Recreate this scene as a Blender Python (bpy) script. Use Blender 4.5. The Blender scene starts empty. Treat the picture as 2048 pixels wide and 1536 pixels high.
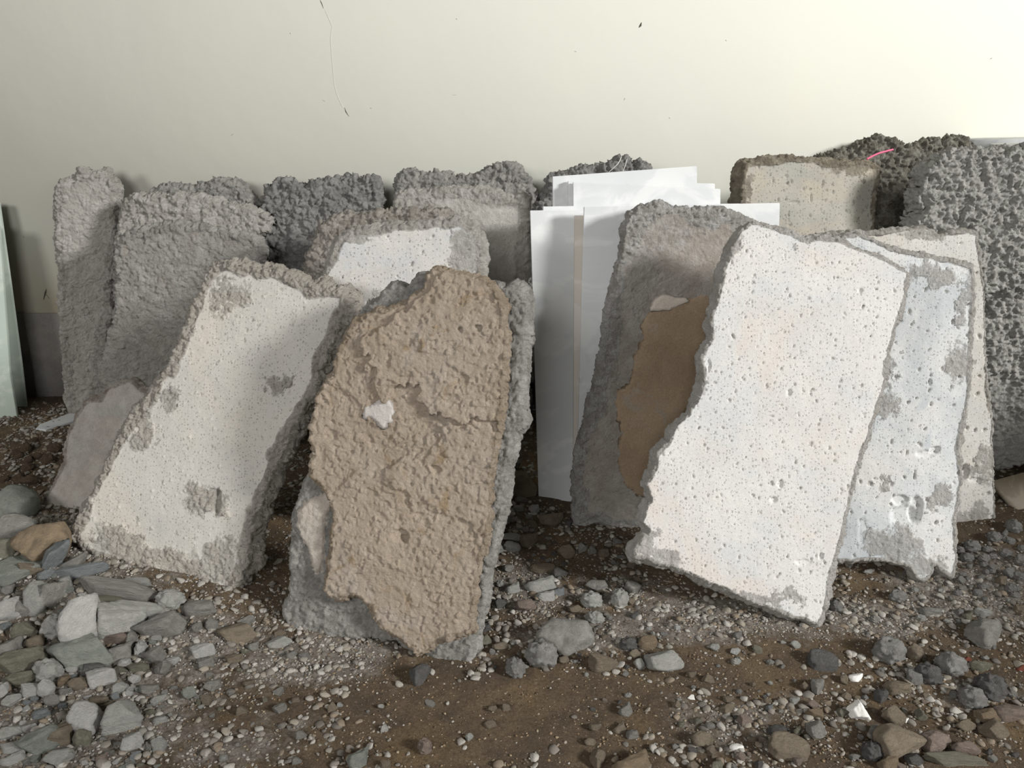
import bpy, math, random
import numpy as np
from mathutils import Vector, Matrix

# ------------------------------------------------------------------ camera, world, lights, exposure
SC = bpy.context.scene
FPX, CAMH, PITCH, WALLY = 1596.0, 1.40, math.radians(22.0), 3.33
cam = bpy.data.cameras.new('camera'); camo = bpy.data.objects.new('camera', cam)
SC.collection.objects.link(camo); SC.camera = camo
cam.sensor_width = 36.0; cam.lens = FPX / 2048.0 * 36.0; cam.clip_start = 0.02
camo.location = (0, 0, CAMH); camo.rotation_euler = (math.pi / 2 - PITCH, 0, 0)
SC.view_settings.view_transform = 'Standard'; SC.view_settings.look = 'None'
SC.view_settings.gamma = 1.0; SC.view_settings.use_curve_mapping = False
SC.view_settings.exposure = 0.02
W = bpy.data.worlds.new('world'); SC.world = W; W.use_nodes = True
W.node_tree.nodes['Background'].inputs[0].default_value = (0.90, 0.90, 0.86, 1)
W.node_tree.nodes['Background'].inputs[1].default_value = 0.08

def area(name, loc, target, sx, sy, power, col):
    l = bpy.data.lights.new(name, 'AREA'); l.shape = 'RECTANGLE'; l.size = sx; l.size_y = sy
    l.energy = power; l.color = col
    o = bpy.data.objects.new(name, l); SC.collection.objects.link(o); o.location = loc
    o.rotation_euler = (Vector(target) - Vector(loc)).to_track_quat('-Z', 'Y').to_euler()
    return o
area('window_light_right', (10.0, -3.4, 5.6), (0.0, 2.5, 0.5), 2.0, 1.7, 1980, (1.0, 0.995, 0.975))
area('window_light_left', (-4.4, -1.2, 2.9), (-0.6, 2.6, 0.5), 1.3, 1.1, 82, (1.0, 0.99, 0.97))
area('front_fill_light', (-1.3, -3.4, 2.9), (-0.6, 3.2, 1.0), 2.2, 1.5, 122, (1.0, 0.995, 0.975))  # unseen fill lamp, added in front to brighten the wall's left side

# ------------------------------------------------------------------ numpy noise
def _h(ix, iy, iz, s):
    n = (ix * 374761393 + iy * 668265263 + iz * 2147483647 + s * 1274126177) & 0xffffffff
    n = ((n ^ (n >> 13)) * 1274126177) & 0xffffffff
    n = ((n ^ (n >> 16)) * 2246822519) & 0xffffffff
    n = n ^ (n >> 15)
    return (n & 0xffffff) / float(0xffffff)
def vnoise(p, s=0):                     # value noise, -1..1
    p = np.asarray(p, dtype=np.float64); i = np.floor(p).astype(np.int64); f = p - i
    f = f * f * f * (f * (f * 6 - 15) + 10); r = 0.0
    for dx in (0, 1):
        wx = f[:, 0] if dx else 1 - f[:, 0]
        for dy in (0, 1):
            wy = f[:, 1] if dy else 1 - f[:, 1]
            for dz in (0, 1):
                wz = f[:, 2] if dz else 1 - f[:, 2]
                r = r + wx * wy * wz * _h(i[:, 0] + dx, i[:, 1] + dy, i[:, 2] + dz, s)
    return r * 2 - 1
def fbm(p, scale, octv=3, s=0, gain=0.5):
    p = np.asarray(p) / scale; a = 1.0; t = 0.0; r = np.zeros(len(p))
    for k in range(octv):
        r += a * vnoise(p + 17.3 * k, s + k * 7); t += a; a *= gain; p = p * 2.03
    return r / t
def worley(p, scale, s=0, two_d=False):  # F1 distance and the random number of the nearest cell
    p = np.asarray(p) / scale; i = np.floor(p).astype(np.int64)
    best = np.full(len(p), 9.0); rnd = np.zeros(len(p))
    for dx in (-1, 0, 1):
        for dy in (-1, 0, 1):
            for dz in ((0,) if two_d else (-1, 0, 1)):
                a, b, c = i[:, 0] + dx, i[:, 1] + dy, (i[:, 2] + dz if not two_d else i[:, 2] * 0)
                ex = a + _h(a, b, c, s + 1) - p[:, 0]; ey = b + _h(a, b, c, s + 2) - p[:, 1]
                ez = 0 if two_d else c + _h(a, b, c, s + 3) - p[:, 2]
                d = np.sqrt(ex * ex + ey * ey + ez * ez); m = d < best
                best = np.where(m, d, best); rnd = np.where(m, _h(a, b, c, s + 4), rnd)
    return best, rnd
def sstep(a, b, x):
    t = np.clip((x - a) / (b - a), 0, 1); return t * t * (3 - 2 * t)

# ------------------------------------------------------------------ photograph pixel -> ray -> point of the place
def ray(px, py):
    a, b = (px - 1024) / FPX, (py - 768) / FPX
    c, s = math.cos(PITCH), math.sin(PITCH)
    return Vector((a, c - b * s, -s - b * c))
CAMP = Vector((0, 0, CAMH))
def flat_floor(px, py, z=0.0):
    r = ray(px, py); return CAMP + r * ((z - CAMH) / r.z)
def on_wall(px, py, y=WALLY):
    r = ray(px, py); return CAMP + r * (y / r.y)
MOUNDS = []      # x, y, height, rx, ry
for (mx, my, h, rx, ry) in [(40, 1150, .10, .55, .30), (330, 1215, .03, .35, .16), (60, 900, .05, .45, .30), (1030, 1010, .05, .22, .25),
                            (2040, 1090, .07, .32, .25), (1480, 1270, .015, .25, .08), (1130, 1280, .012, .2, .1), (1780, 1500, .02, .35, .2)]:
    q = flat_floor(mx, my); MOUNDS.append((q.x, q.y, h, rx, ry))
def ground(x, y):
    x = np.atleast_1d(np.asarray(x, float)); y = np.atleast_1d(np.asarray(y, float))
    P = np.stack([x, y, x * 0], 1)
    z = 0.010 * fbm(P, 0.45, 3, 5) + 0.005 * fbm(P, 0.09, 3, 9) - 0.006
    for (mx, my, h, rx, ry) in MOUNDS:
        z = z + h * np.exp(-((x - mx) / rx) ** 2 - ((y - my) / ry) ** 2)
    return z
def on_ground(px, py):
    z = 0.0
    for k in range(12):
        q = flat_floor(px, py, z); z = 0.5 * z + 0.5 * float(ground(q.x, q.y)[0])
    return flat_floor(px, py, z)

# ------------------------------------------------------------------ scene helpers
def link(o, parent=None):
    SC.collection.objects.link(o)
    if parent is not None: o.parent = parent
    return o
def tag(o, label=None, cat=None, group=None, kind=None):
    if label: o['label'] = label
    if cat: o['category'] = cat
    if group: o['group'] = group
    if kind: o['kind'] = kind
    return o
def mesh_np(name, V, F, mat=None, attrs=None, smooth=True):
    V = np.asarray(V, dtype=np.float32); F = np.asarray(F, dtype=np.int32)
    me = bpy.data.meshes.new(name); n, k = F.shape
    me.vertices.add(len(V)); me.vertices.foreach_set('co', V.ravel())
    me.loops.add(n * k); me.loops.foreach_set('vertex_index', F.ravel())
    me.polygons.add(n); me.polygons.foreach_set('loop_start', np.arange(0, n * k, k, dtype=np.int32))
    if smooth: me.polygons.foreach_set('use_smooth', np.ones(n, dtype=bool))
    me.update(calc_edges=True)
    for an, av in (attrs or {}).items():
        a = me.attributes.new(an, 'FLOAT', 'POINT'); a.data.foreach_set('value', np.asarray(av, dtype=np.float32))
    if mat: me.materials.append(mat)
    return me
def empty(name, M):
    o = bpy.data.objects.new(name, None); o.empty_display_size = 0.1; link(o); o.matrix_world = M; return o

# ------------------------------------------------------------------ materials
class NT:
    def __init__(s, name):
        s.m = bpy.data.materials.new(name); s.m.use_nodes = True; s.t = s.m.node_tree; s.t.nodes.clear()
        s.out = s.n('ShaderNodeOutputMaterial'); s.b = s.n('ShaderNodeBsdfPrincipled')
        s.l(s.b.outputs[0], s.out.inputs[0]); s.b.inputs['Specular IOR Level'].default_value = 0.25
        s.co = s.n('ShaderNodeTexCoord').outputs['Object']
    def n(s, t, **k):
        x = s.t.nodes.new(t)
        for a, b in k.items(): setattr(x, a, b)
        return x
    def l(s, a, b): s.t.links.new(a, b)
    def put(s, inp, v):
        if hasattr(v, 'is_linked') or isinstance(v, bpy.types.NodeSocket): s.l(v, inp)
        else: inp.default_value = v
    def noise(s, scale, det=3, rough=0.55, co=None, dist=0):
        x = s.n('ShaderNodeTexNoise'); s.l(co or s.co, x.inputs['Vector'])
        x.inputs['Scale'].default_value = scale; x.inputs['Detail'].default_value = det
        x.inputs['Roughness'].default_value = rough; x.inputs['Distortion'].default_value = dist
        return x.outputs['Fac']
    def math(s, op, a, b=0.0, clamp=False):
        x = s.n('ShaderNodeMath', operation=op, use_clamp=clamp); s.put(x.inputs[0], a); s.put(x.inputs[1], b); return x.outputs[0]
    def rng(s, v, a, b, c=0.0, d=1.0, smooth=True):
        x = s.n('ShaderNodeMapRange'); x.interpolation_type = 'SMOOTHSTEP' if smooth else 'LINEAR'
        for i, q in enumerate((v, a, b, c, d)): s.put(x.inputs[i], q)
        return x.outputs[0]
    def mix(s, f, a, b):
        x = s.n('ShaderNodeMix', data_type='RGBA'); s.put(x.inputs[0], f)
        for i, q in ((6, a), (7, b)):
            s.put(x.inputs[i], q if not isinstance(q, tuple) else (*q, 1.0)[:4])
        return x.outputs[2]
    def attr(s, name): return s.n('ShaderNodeAttribute', attribute_name=name).outputs['Fac']
    def bump(s, h, dist, strength=1.0, prev=None):
        x = s.n('ShaderNodeBump'); x.inputs['Distance'].default_value = dist; x.inputs['Strength'].default_value = strength
        s.l(h, x.inputs['Height'])
        if prev is not None: s.l(prev, x.inputs['Normal'])
        return x.outputs[0]
    def pits(s, scale, lo, hi, keep=0.5):
        wob = s.n('ShaderNodeTexNoise'); s.l(s.co, wob.inputs['Vector']); wob.inputs['Scale'].default_value = scale * 1.3
        v = s.n('ShaderNodeVectorMath', operation='MULTIPLY_ADD'); s.l(wob.outputs['Color'], v.inputs[0])
        v.inputs[1].default_value = (0.4 / scale,) * 3; s.l(s.co, v.inputs[2])
        x = s.n('ShaderNodeTexVoronoi', voronoi_dimensions='2D'); s.l(v.outputs[0], x.inputs['Vector']); x.inputs['Scale'].default_value = scale
        sep = s.n('ShaderNodeSeparateColor'); s.l(x.outputs['Color'], sep.inputs[0])
        rad = s.rng(sep.outputs[0], keep, 1.0, lo, hi, smooth=False)
        on = s.math('GREATER_THAN', sep.outputs[0], keep)
        d = s.math('DIVIDE', x.outputs['Distance'], rad)
        return s.math('MULTIPLY', s.rng(d, 0.55, 1.0, 1.0, 0.0), on)
def lin(r, g, b):
    f = lambda c: (c / 255 / 12.92) if c / 255 <= 0.04045 else ((c / 255 + 0.055) / 1.055) ** 2.4
    return (f(r), f(g), f(b))
def concrete(name, c1, c2, c3=None, c3_amt=0.35, crust=None, crust2=None, pit=0, fine=0.0012, rough_bump=0.004, mould=None, c4=None):
    t = NT(name); big = t.rng(t.noise(4.5, 4, .6), .35, .65); col = t.mix(big, c1, c2)
    if c3: col = t.mix(t.rng(t.noise(2.6, 4, .65, dist=.6), .62 - c3_amt * .5, .80 - c3_amt * .3), col, c3)
    if c4: col = t.mix(t.rng(t.noise(7.5, 5, .7, dist=1.0), .56, .68), col, c4)
    col = t.mix(t.rng(t.noise(160, 3, .7), .40, .75, 0, .35), col, tuple(x * .62 for x in c2))
    cr = t.attr('crust')
    if crust:
        cc = t.mix(t.rng(t.noise(22, 5, .7), .35, .62), crust, crust2 or tuple(x * .72 for x in crust))
        cc = t.mix(t.rng(t.noise(240, 2, .7), .5, .75, 0, .5), cc, tuple(x * .66 for x in crust))
        col = t.mix(cr, col, cc)
    if pit: col = t.mix(t.math('MULTIPLY', t.attr('pit'), .6), col, lin(150, 145, 138))    # shade of the air holes painted in as grey
    t.l(col, t.b.inputs['Base Color']); t.b.inputs['Roughness'].default_value = 0.93
    k1 = t.math('ADD', t.math('MULTIPLY', cr, 1.0), 0.05)
    vo = t.n('ShaderNodeTexVoronoi'); vo.inputs['Scale'].default_value = 150
    wv = t.n('ShaderNodeVectorMath', operation='MULTIPLY_ADD'); wn = t.n('ShaderNodeTexNoise'); wn.inputs['Scale'].default_value = 120; t.l(t.co, wn.inputs['Vector'])
    t.l(wn.outputs['Color'], wv.inputs[0]); wv.inputs[1].default_value = (.008,) * 3; t.l(t.co, wv.inputs[2]); t.l(wv.outputs[0], vo.inputs['Vector'])
    hh = t.math('ADD', t.noise(70, 9, .78), t.math('MULTIPLY', vo.outputs['Distance'], -.22))
    nrm = t.bump(t.math('MULTIPLY', hh, k1), rough_bump * 5.0, 1.0)
    nrm = t.bump(t.noise(420, 3, .6), fine, .8, nrm)
    if pit:
        k = t.math('SUBTRACT', 1.0, cr, clamp=True)
        a = t.math('MULTIPLY', t.pits(115 * pit, .10, .26, .55), k)
        nrm = t.bump(t.math('MULTIPLY', a, -1.0), .0035, 1.0, nrm)
    t.l(nrm, t.b.inputs['Normal']); return t.m
# ------------------------------------------------------------------ broken slab builder
class Plane:
    def __init__(s, foot, lean, yaw, off=0.0):
        th, ps = math.radians(lean), math.radians(yaw)
        s.U = Vector((math.cos(ps), math.sin(ps), 0)); nh = Vector((math.sin(ps), -math.cos(ps), 0))
        s.V = Vector((0, 0, 1)) * math.cos(th) - nh * math.sin(th); s.N = nh * math.cos(th) + Vector((0, 0, 1)) * math.sin(th)
        s.O = flat_floor(*foot) + s.N * off
        s.M = Matrix(((s.U.x, s.V.x, s.N.x, s.O.x), (s.U.y, s.V.y, s.N.y, s.O.y), (s.U.z, s.V.z, s.N.z, s.O.z), (0, 0, 0, 1)))
    def uv(s, px, py):
        r = ray(px, py); t = (s.O - CAMP).dot(s.N) / r.dot(s.N); d = CAMP + r * t - s.O
        return (d.dot(s.U), d.dot(s.V))
    def poly(s, pts): return np.array([s.uv(*p) for p in pts])
def sdf(P, poly):                       # positive inside
    A = poly; B = np.roll(poly, -1, 0); d2 = np.full(len(P), 1e9); ins = np.zeros(len(P), bool)
    for a, b in zip(A, B):
        e = b - a; w = P - a; t = np.clip((w @ e) / max(e @ e, 1e-12), 0, 1)
        q = w - t[:, None] * e; d2 = np.minimum(d2, (q * q).sum(1))
        c = ((a[1] > P[:, 1]) != (b[1] > P[:, 1]))
        with np.errstate(divide='ignore', invalid='ignore'):
            xx = a[0] + (P[:, 1] - a[1]) / (b[1] - a[1] if b[1] != a[1] else 1e-12) * e[0]
        ins ^= c & (P[:, 0] < xx)
    d = np.sqrt(d2); return np.where(ins, d, -d)
def slab_mesh(name, pl, outline, thick, mat, res=0.004, warp=0.008, crust_w=0.03, crust_amp=0.006, crust_cell=0.016,
              face_amp=0.001, crust_h=0.0, all_rough=0.0, rnd=0.012, pits=None, spots=(), steps=(), holes=(), seed=0, bulge=0.006,
              zoff=0.0, parent=None, big_amp=0.0, front_fn=None):
    poly = pl.poly(outline); lo = poly.min(0) - 0.02; hi = poly.max(0) + 0.02
    nx, ny = int((hi[0] - lo[0]) / res) + 1, int((hi[1] - lo[1]) / res) + 1
    gx, gy = np.meshgrid(lo[0] + np.arange(nx) * res, lo[1] + np.arange(ny) * res); P = np.stack([gx.ravel(), gy.ravel()], 1)
    def warped(Q, s0=0, amp=warp):
        Z = np.concatenate([Q, np.zeros((len(Q), 1))], 1)
        wx = fbm(Z, 0.030, 3, seed + s0 + 1, .6) * amp + fbm(Z, 0.13, 2, seed + s0 + 3) * amp * 1.3
        wy = fbm(Z, 0.030, 3, seed + s0 + 5, .6) * amp + fbm(Z, 0.13, 2, seed + s0 + 7) * amp * 1.3
        return Q + np.stack([wx, wy], 1)
    S = lambda Q: sdf(warped(Q), poly)
    d = S(P); D = d.reshape(ny, nx)
    cen = (D[:-1, :-1] + D[1:, :-1] + D[:-1, 1:] + D[1:, 1:]) / 4; keep = cen > 0
    idx = np.arange(nx * ny).reshape(ny, nx)
    cy, cx = np.nonzero(keep); a, b, c, e = idx[cy, cx], idx[cy, cx + 1], idx[cy + 1, cx + 1], idx[cy + 1, cx]
    used = np.zeros(nx * ny, bool)
    for q in (a, b, c, e): used[q] = True
    kp = np.zeros((ny + 1, nx + 1), bool); kp[1:-1, 1:-1] = keep
    full = kp[1:, 1:] & kp[:-1, 1:] & kp[1:, :-1] & kp[:-1, :-1]
    bnd = used & ~full.ravel(); bi = np.nonzero(bnd)[0]
    Q = P[bi].copy(); h = res * .5
    for it in range(2):
        q0 = S(Q); g = np.stack([(S(Q + [h, 0]) - q0) / h, (S(Q + [0, h]) - q0) / h], 1)
        gl = np.maximum(np.sqrt((g * g).sum(1)), .5)
        Q -= g / gl[:, None] * np.clip(q0 / gl, -res * .8, res * .8)[:, None]
    P[bi] = Q; outn = -g / np.maximum(np.sqrt((g * g).sum(1)), 1e-6)[:, None]
    vi = np.nonzero(used)[0]; remap = np.full(nx * ny, -1); remap[vi] = np.arange(len(vi)); n = len(vi)
    X = P[vi]; dd = np.maximum(S(X), 0); Z3 = np.concatenate([X, np.zeros((n, 1))], 1)
    cw = crust_w * (0.55 + 0.9 * (fbm(Z3, 0.09, 3, seed + 11) * .9 + .5)); cw = np.maximum(cw, 1e-4)
    cr = 1 - sstep(cw * .75, cw * 1.05, dd) if crust_w > 0 else np.zeros(n)
    for (px, py, rx, ry) in spots:      # extra rough patches, given as photo pixels (centre, half sizes)
        u0 = pl.uv(px, py); k = abs(pl.uv(px + 10, py)[0] - u0[0]) / 10; k2 = abs(pl.uv(px, py + 10)[1] - u0[1]) / 10
        XX = X + np.stack([fbm(Z3, .035, 4, seed + 31, .65), fbm(Z3, .035, 4, seed + 37, .65)], 1) * .05
        rr = np.sqrt(((XX[:, 0] - u0[0]) / (rx * k)) ** 2 + ((XX[:, 1] - u0[1]) / (ry * k2)) ** 2)
        cr = np.maximum(cr, .62 * (1 - sstep(.62, 1.0, rr + .12 * fbm(Z3, .012, 3, seed + 43))))
    cr = np.maximum(cr, all_rough)
    r = np.clip(dd / rnd, 0, 1); z = -rnd * (1 - np.sqrt(np.clip(1 - (1 - r) ** 2, 0, 1)))
    z = z + cr * crust_h + big_amp * fbm(Z3, 0.14, 3, seed + 51)
    reg = np.zeros(n)
    for (pts, dh) in steps:             # raised or sunken flakes with their own outline
        dS = sdf(warped(X, 90, .020), pl.poly(pts)); z = z + dh * sstep(-.0012, .0018, dS)
    for (px, py, rx, ry, dep) in holes:
        u0 = pl.uv(px, py); k = abs(pl.uv(px + 10, py)[0] - u0[0]) / 10; k2 = abs(pl.uv(px, py + 10)[1] - u0[1]) / 10
        XX = X + np.stack([fbm(Z3, .012, 2, seed + 41), fbm(Z3, .012, 2, seed + 47)], 1) * .003
        rr = np.sqrt(((XX[:, 0] - u0[0]) / (rx * k)) ** 2 + ((XX[:, 1] - u0[1]) / (ry * k2)) ** 2)
        z = z - dep * (1 - sstep(.55, 1.0, rr))
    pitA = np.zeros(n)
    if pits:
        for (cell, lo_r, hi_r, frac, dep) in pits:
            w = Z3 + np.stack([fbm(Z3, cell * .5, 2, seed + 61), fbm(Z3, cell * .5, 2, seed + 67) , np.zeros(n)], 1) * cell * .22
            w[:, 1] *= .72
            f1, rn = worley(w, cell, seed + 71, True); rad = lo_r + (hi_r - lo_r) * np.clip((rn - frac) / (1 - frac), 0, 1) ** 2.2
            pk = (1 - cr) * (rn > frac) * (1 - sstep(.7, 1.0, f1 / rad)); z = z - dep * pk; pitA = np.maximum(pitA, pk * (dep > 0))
    if front_fn is not None: z = z + front_fn(X, pl)
    # vertices: front sheet, back sheet, side rings
    Vf = np.concatenate([X, z[:, None]], 1)
    zb = -thick + rnd * .6 * (1 - np.sqrt(np.clip(1 - (1 - r) ** 2, 0, 1))) + .003 * fbm(Z3, .06, 2, seed + 81)
    Vb = np.concatenate([X, zb[:, None]], 1)
    F = [np.stack([remap[a], remap[b], remap[c], remap[e]], 1), np.stack([remap[e], remap[c], remap[b], remap[a]], 1) + n]
    kr = max(2, int(thick / (res * 1.6))); nb = len(bi); bl = remap[bi]; bmap = np.full(nx * ny, -1); bmap[bi] = np.arange(nb)
    rings = []
    for j in range(1, kr):
        f = j / kr; zz = Vf[bl, 2] * (1 - f) + Vb[bl, 2] * f
        R3 = np.stack([X[bl, 0], X[bl, 1], zz], 1); o = bulge * math.sin(math.pi * f) * (1 + 1.2 * fbm(R3, .05, 2, seed + 83))
        rings.append(np.concatenate([X[bl] + outn * o[:, None], zz[:, None]], 1))
    V = np.concatenate([Vf, Vb] + rings, 0)
    # boundary edges (directed as in the front faces)
    def bedges(m, p, q): return np.stack([p[m], q[m]], 1)
    K = kp; y_, x_ = cy + 1, cx + 1
    E = np.concatenate([bedges(~K[y_ - 1, x_], a, b), bedges(~K[y_, x_ + 1], b, c), bedges(~K[y_ + 1, x_], c, e), bedges(~K[y_, x_ - 1], e, a)])
    def ringidx(j, vv):
        if j == 0: return remap[vv]
        if j == kr: return remap[vv] + n
        return 2 * n + (j - 1) * nb + bmap[vv]
    for j in range(kr):
        F.append(np.stack([ringidx(j, E[:, 1]), ringidx(j, E[:, 0]), ringidx(j + 1, E[:, 0]), ringidx(j + 1, E[:, 1])], 1))
    F = np.concatenate(F); crA = np.concatenate([cr, np.ones(n), np.ones(nb * (kr - 1))])
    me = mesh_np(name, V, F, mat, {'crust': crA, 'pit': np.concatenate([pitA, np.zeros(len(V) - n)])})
    N = np.empty(len(V) * 3, dtype=np.float32); me.vertex_normals.foreach_get('vector', N); N = N.reshape(-1, 3)
    VW = V + np.stack([fbm(V, crust_cell * .8, 2, seed + 55 + 3 * q) for q in range(3)], 1) * crust_cell * .75
    f1, _ = worley(VW, crust_cell, seed + 5); f2, _ = worley(VW, crust_cell * .42, seed + 6)
    dsp = crA * crust_amp * ((.55 - f1) * 1.9 + (.5 - f2) * .75 + 1.3 * fbm(V, crust_cell * 2.2, 5, seed + 8, .68)) + face_amp * fbm(V, .03, 3, seed + 9)
    V = V + N * dsp[:, None]; me.vertices.foreach_set('co', V.astype(np.float32).ravel()); me.update()
    return me
def slab(name, label, outline, foot, lean, yaw, thick, mat, cat='slab', off=0.0, group=None, **k):
    pl = Plane(foot, lean, yaw, off)
    o = link(bpy.data.objects.new(name, slab_mesh(name, pl, outline, thick, mat, **k))); o.matrix_world = pl.M
    return tag(o, label, cat, group, 'thing')
def sheet(name, label, outline, foot, lean, yaw, thick, mat, cat='marble sheet', group=None, bevel=.0015):
    pl = Plane(foot, lean, yaw); q = pl.poly(outline); n = len(q)
    import bmesh
    bm = bmesh.new(); f = [bm.verts.new((x, y, 0)) for x, y in q]; b = [bm.verts.new((x, y, -thick)) for x, y in q]
    bm.faces.new(f[::-1]); bm.faces.new(b)
    for i in range(n): bm.faces.new((f[i], f[(i + 1) % n], b[(i + 1) % n], b[i]))
    bmesh.ops.recalc_face_normals(bm, faces=bm.faces)
    bmesh.ops.bevel(bm, geom=bm.edges[:], offset=bevel, segments=2, affect='EDGES')
    me = bpy.data.meshes.new(name); bm.to_mesh(me); bm.free(); me.materials.append(mat)
    o = link(bpy.data.objects.new(name, me)); o.matrix_world = pl.M
    return tag(o, label, cat, group)
# ------------------------------------------------------------------ materials used
M = {}
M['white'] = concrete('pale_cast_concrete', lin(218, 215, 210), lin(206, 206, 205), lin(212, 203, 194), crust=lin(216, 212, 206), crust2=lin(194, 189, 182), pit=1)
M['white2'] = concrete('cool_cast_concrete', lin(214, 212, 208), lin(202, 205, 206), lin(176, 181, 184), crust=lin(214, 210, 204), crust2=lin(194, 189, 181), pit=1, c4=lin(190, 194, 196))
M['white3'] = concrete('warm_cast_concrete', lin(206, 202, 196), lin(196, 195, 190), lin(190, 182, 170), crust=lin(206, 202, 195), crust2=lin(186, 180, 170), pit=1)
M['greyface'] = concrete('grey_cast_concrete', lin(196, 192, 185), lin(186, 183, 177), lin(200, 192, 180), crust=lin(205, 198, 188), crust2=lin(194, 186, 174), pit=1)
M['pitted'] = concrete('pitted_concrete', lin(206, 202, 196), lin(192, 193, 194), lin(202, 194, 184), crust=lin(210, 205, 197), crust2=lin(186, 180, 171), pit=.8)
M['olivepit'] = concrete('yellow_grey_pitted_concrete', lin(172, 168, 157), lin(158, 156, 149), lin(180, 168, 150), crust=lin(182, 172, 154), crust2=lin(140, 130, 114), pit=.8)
M['rough'] = concrete('rough_grey_concrete', lin(180, 178, 173), lin(164, 162, 158), crust=lin(192, 189, 183), crust2=lin(164, 162, 157))
M['roughdark'] = concrete('dark_rough_concrete', lin(150, 149, 146), lin(136, 135, 132), crust=lin(164, 163, 159), crust2=lin(142, 141, 138), rough_bump=.0028)
M['roughpink'] = concrete('pinkish_rough_mortar', lin(204, 197, 188), lin(190, 183, 175), lin(188, 194, 194), crust=lin(208, 200, 190), crust2=lin(160, 148, 138))
M['roughpale'] = concrete('pale_rough_mortar', lin(208, 204, 197), lin(192, 189, 182), crust=lin(212, 207, 200), crust2=lin(186, 181, 172))
M['roughwarm'] = concrete('warm_rough_mortar', lin(188, 180, 170), lin(172, 164, 155), crust=lin(198, 191, 182), crust2=lin(166, 158, 148))
M['roughstain'] = concrete('stained_rough_concrete', lin(184, 181, 175), lin(168, 164, 158), lin(190, 174, 150), crust=lin(192, 189, 183), crust2=lin(164, 160, 154), c4=lin(188, 166, 138))
M['ochrepile'] = concrete('ochre_grey_rubble', lin(170, 166, 154), lin(140, 136, 126), lin(168, 150, 112), crust=lin(172, 168, 156), crust2=lin(128, 122, 110), c4=lin(176, 156, 112))
M['farright'] = concrete('lichen_grey_rough_concrete', lin(188, 187, 180), lin(170, 170, 162), lin(206, 200, 180), crust=lin(192, 191, 185), crust2=lin(172, 171, 165), c4=lin(178, 174, 150), rough_bump=.0022)
M['beige'] = concrete('beige_bedding_mortar', lin(196, 180, 163), lin(180, 164, 147), lin(194, 185, 175), crust=lin(198, 182, 164), crust2=lin(176, 158, 136), c4=lin(160, 136, 102), rough_bump=.0045)
M['body'] = concrete('grey_slab_core', lin(184, 181, 175), lin(168, 166, 160), crust=lin(196, 193, 187), crust2=lin(158, 155, 149))
M['whiteedge'] = concrete('white_slab_edge', lin(214, 210, 204), lin(196, 194, 190), lin(160, 160, 158), crust=lin(206, 203, 198), crust2=lin(160, 158, 154))
M['orange'] = concrete('orange_brown_bedding', lin(186, 164, 138), lin(168, 146, 122), lin(192, 168, 146), c4=lin(180, 166, 150))
M['flake'] = concrete('pale_mortar_flake', lin(220, 211, 200), lin(204, 193, 180))
M['splash'] = concrete('white_plaster_splash', lin(226, 220, 212), lin(208, 202, 196))
M['midslab'] = concrete('grey_brown_slab', lin(180, 170, 158), lin(164, 150, 136), lin(160, 142, 124), crust=lin(212, 210, 206), crust2=lin(178, 173, 166))

def marble(name, base, vein, rough=0.35, edge=None):
    t = NT(name); v = t.rng(t.noise(3.2, 6, .6, dist=2.2), .47, .56)
    c = t.mix(v, vein, base); c = t.mix(t.rng(t.noise(2.0, 3), .45, .7, 0, .5), c, tuple(x * .93 for x in base))
    t.l(c, t.b.inputs['Base Color']); t.l(t.rng(t.noise(14, 4), .3, .7, rough - .08, rough + .15), t.b.inputs['Roughness'])
    t.b.inputs['Specular IOR Level'].default_value = .45
    t.l(t.bump(t.noise(70, 3), .0004, .5), t.b.inputs['Normal']); return t.m
M['marble'] = marble('white_marble', lin(218, 219, 218), lin(206, 208, 209))
M['marble_dusty'] = marble('dusty_white_marble', lin(214, 208, 200), lin(200, 192, 182), .6)
M['green'] = marble('greenish_white_sheet', lin(188, 196, 186), lin(174, 184, 174), .45)
M['tile'] = marble('dusty_beige_tile', lin(186, 176, 160), lin(150, 136, 118), .7)

t = NT('painted_plaster'); big = t.rng(t.noise(0.8, 3), .35, .65)
c = t.mix(big, lin(214, 214, 203), lin(218, 216, 204)); c = t.mix(t.rng(t.noise(9, 5, .7), .60, .78, 0, .25), c, lin(218, 215, 206))
sep = t.n('ShaderNodeSeparateXYZ'); t.l(t.co, sep.inputs[0])
low_beige = t.math('MULTIPLY', t.rng(sep.outputs[2], .35, .75, 1, 0), t.rng(t.noise(5, 4), .3, .7, .35, .9)); c = t.mix(low_beige, c, lin(206, 192, 166))  # plaster turns unevenly beige towards the floor
t.l(c, t.b.inputs['Base Color']); t.b.inputs['Roughness'].default_value = .75
t.l(t.bump(t.noise(16, 5, .6), .0012, .5, t.bump(t.noise(1.6, 3), .01, .5)), t.b.inputs['Normal']); M['wall'] = t.m
M['dado'] = concrete('grey_cement_render', lin(150, 146, 142), lin(126, 122, 118), lin(160, 154, 146))
t = NT('wall_mark'); t.b.inputs['Base Color'].default_value = (*lin(88, 84, 76), 1); t.b.inputs['Roughness'].default_value = .9; M['mark'] = t.m
t = NT('wall_faint_mark'); t.b.inputs['Base Color'].default_value = (*lin(200, 198, 186), 1); t.b.inputs['Roughness'].default_value = .9; M['faint'] = t.m

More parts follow.
